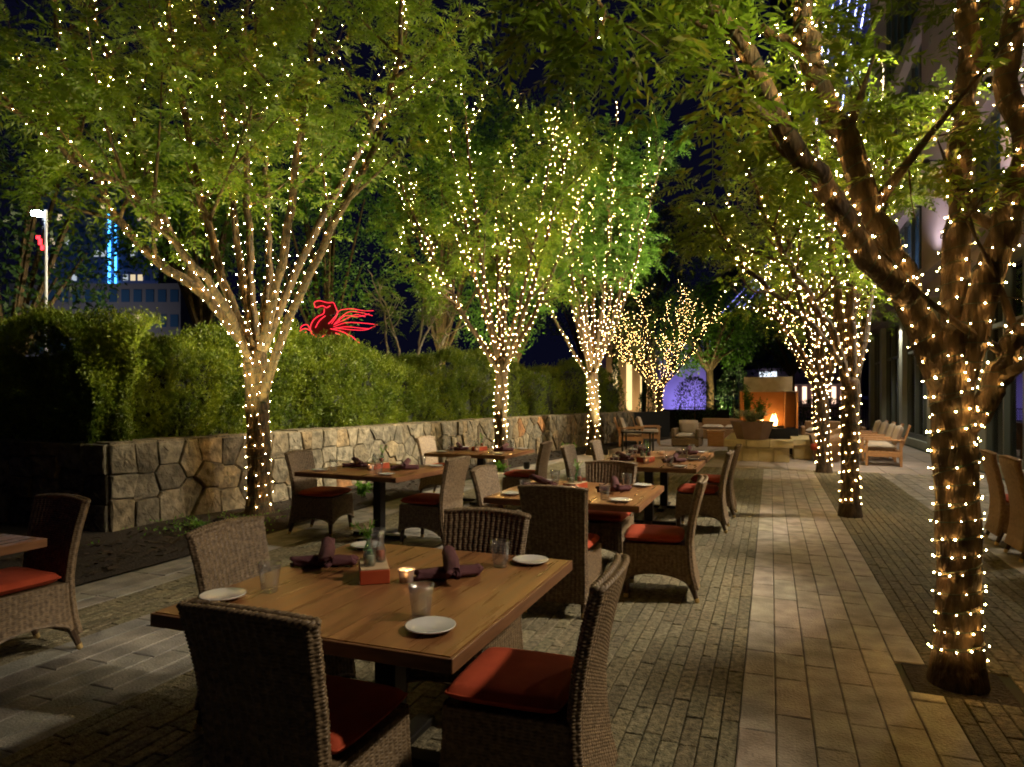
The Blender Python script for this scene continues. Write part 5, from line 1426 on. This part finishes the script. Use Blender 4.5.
mb.raw(V, [(0, 1, 2, 3), (4, 7, 6, 5), (0, 4, 5, 1), (1, 5, 6, 2), (2, 6, 7, 3), (3, 7, 4, 0)]); mb.build('wall', simple('tower_navy_low', (.015, .02, .06), .5), lt3)
for i in range(6):
    p, q = at(722+i*9, 309-i*1.5+4, 139.5), at(722+i*9+78, 309-i*1.5+4-84, 139.5)
    if i < 4:
        m_ = MB(); m_.tube([p, p.lerp(q, .42)], .12, 4); m_.tube([p.lerp(q, .55), q], .12, 4); m_.build('light_strip', emit('violet_strip', (.28, .3, 1.0), 1.3), lt3)
# violet lit wall, yellow lit building, pink lit shop row
def slab_bld(label, u0, u1, v_top, dist, mat, dpt=6, name='building', extra=None, bottom=0):
    p, q = at(u0, V0, dist), at(u1, V0, dist); c = (p+q)/2; w = (q-p).length; h = at(u0, v_top, dist).z
    t = thing(name, label, 'building', (c.x, c.y, 0), YAW, 'buildings behind the plaza'); mb = MB(); mb.box((0, dpt/2, (h+bottom)/2), (w, dpt, h-bottom)); mb.build('wall', mat, t)
    return t, w, h
VIO = simple('violet_lit_wall', (.5, .45, .75), .8)  # violet light is put into the wall colour, besides the wash lamp
t, w, h = slab_bld('plain low building washed in violet light behind the plaza', 660, 712, 340, 48, VIO)
wash(t, 0, -2.2, .15, (0, 0, 3), 450, (.5, .42, 1.0), 140)
t, w, h = slab_bld('warm yellow-lit building glimpsed behind the low round lit tree', 606, 655, 330, 44, TAN)
for k in range(3):
    m_ = MB(); m_.box((-w/2+.6+k*.9, -.03, 2.2), (.34, .06, 3.0)); m_.build('lit_window', emit('warm_window', (1, .72, .3), 1.6), t)
wash(t, 0, -2, .15, (0, 0, 3), 420, (1, .7, .3), 130)
t, w, h = slab_bld('low shop row with lit windows and blue screen past the fireplace', 764, 862, 368, 52, simple('shop_row_wall', (.3, .22, .26), .7))
for k in range(8):
    m_ = MB(); m_.box((-w/2+1.6+k*.75, -.03, 1.7), (.3, .06, 1.3)); m_.build('lit_window', emit('shop_window_glow', (1, .66, .45), 2.2 if k % 3 else 4), t)
m_ = MB(); m_.box((-w/2+.6, -.05, 2.3), (1.1, .08, .45)); m_.build('blue_screen', emit('blue_screen_glow', (.15, .45, 1), 3.5), t)
m_ = MB(); m_.box((-w/2+.3, -.05, 3.1), (1.3, .08, .8)); m_.build('white_panel', emit('white_panel_glow', (.8, .9, 1), 1.6), t)
m_ = MB(); m_.box((0.4, -.5, 2.55), (w-2.5, 1.0, .12)); m_.build('awning', simple('awning_light', (.5, .45, .5), .7), t)
t, w, h = slab_bld('dim violet-lit building front seen through the middle trees', 440, 575, 372, 46, simple('dim_violet_wall', (.2, .16, .4), .8))
wash(t, 2, -2.2, .6, (2, 0, 3), 260, (.25, .15, 1.0), 140)

# ------------------------------------------------------------------ sky, camera, output
w = bpy.data.worlds.new('World'); scene.world = w; w.use_nodes = True; nt = w.node_tree
bg = nt.nodes['Background']
sky = nt.nodes.new('ShaderNodeTexSky'); sky.sky_type = 'NISHITA'; sky.sun_disc = False; sky.sun_elevation = R(-7.5); sky.sun_rotation = R(200); sky.altitude = 100
mx = nt.nodes.new('ShaderNodeMix'); mx.data_type = 'RGBA'; mx.blend_type = 'ADD'; mx.inputs[0].default_value = 1
mx.inputs[7].default_value = (.022, .024, .085, 1)
nt.links.new(sky.outputs[0], mx.inputs[6]); nt.links.new(mx.outputs[2], bg.inputs[0]); bg.inputs[1].default_value = .10

cam = bpy.data.cameras.new('Camera'); co = bpy.data.objects.new('Camera', cam); COL.objects.link(co); scene.camera = co
co.location = (0, 0, HC); co.rotation_euler = (R(90), 0, YAW); cam.sensor_width = 36; cam.lens = F/1024*36; cam.shift_y = (V0-383.5)/1024; cam.clip_end = 2000; cam.clip_start = .05
scene.view_settings.view_transform = 'Standard'; scene.view_settings.look = 'None'; scene.view_settings.exposure = 0; scene.view_settings.gamma = 1
scene.cycles.use_denoising = True; scene.cycles.max_bounces = 6; scene.cycles.diffuse_bounces = 2; scene.cycles.glossy_bounces = 3; scene.cycles.transmission_bounces = 6; scene.cycles.transparent_max_bounces = 8
scene.cycles.caustics_reflective = False; scene.cycles.caustics_refractive = False; scene.cycles.sample_clamp_indirect = 4; scene.cycles.use_light_tree = True; scene.cycles.filter_width = 1.9
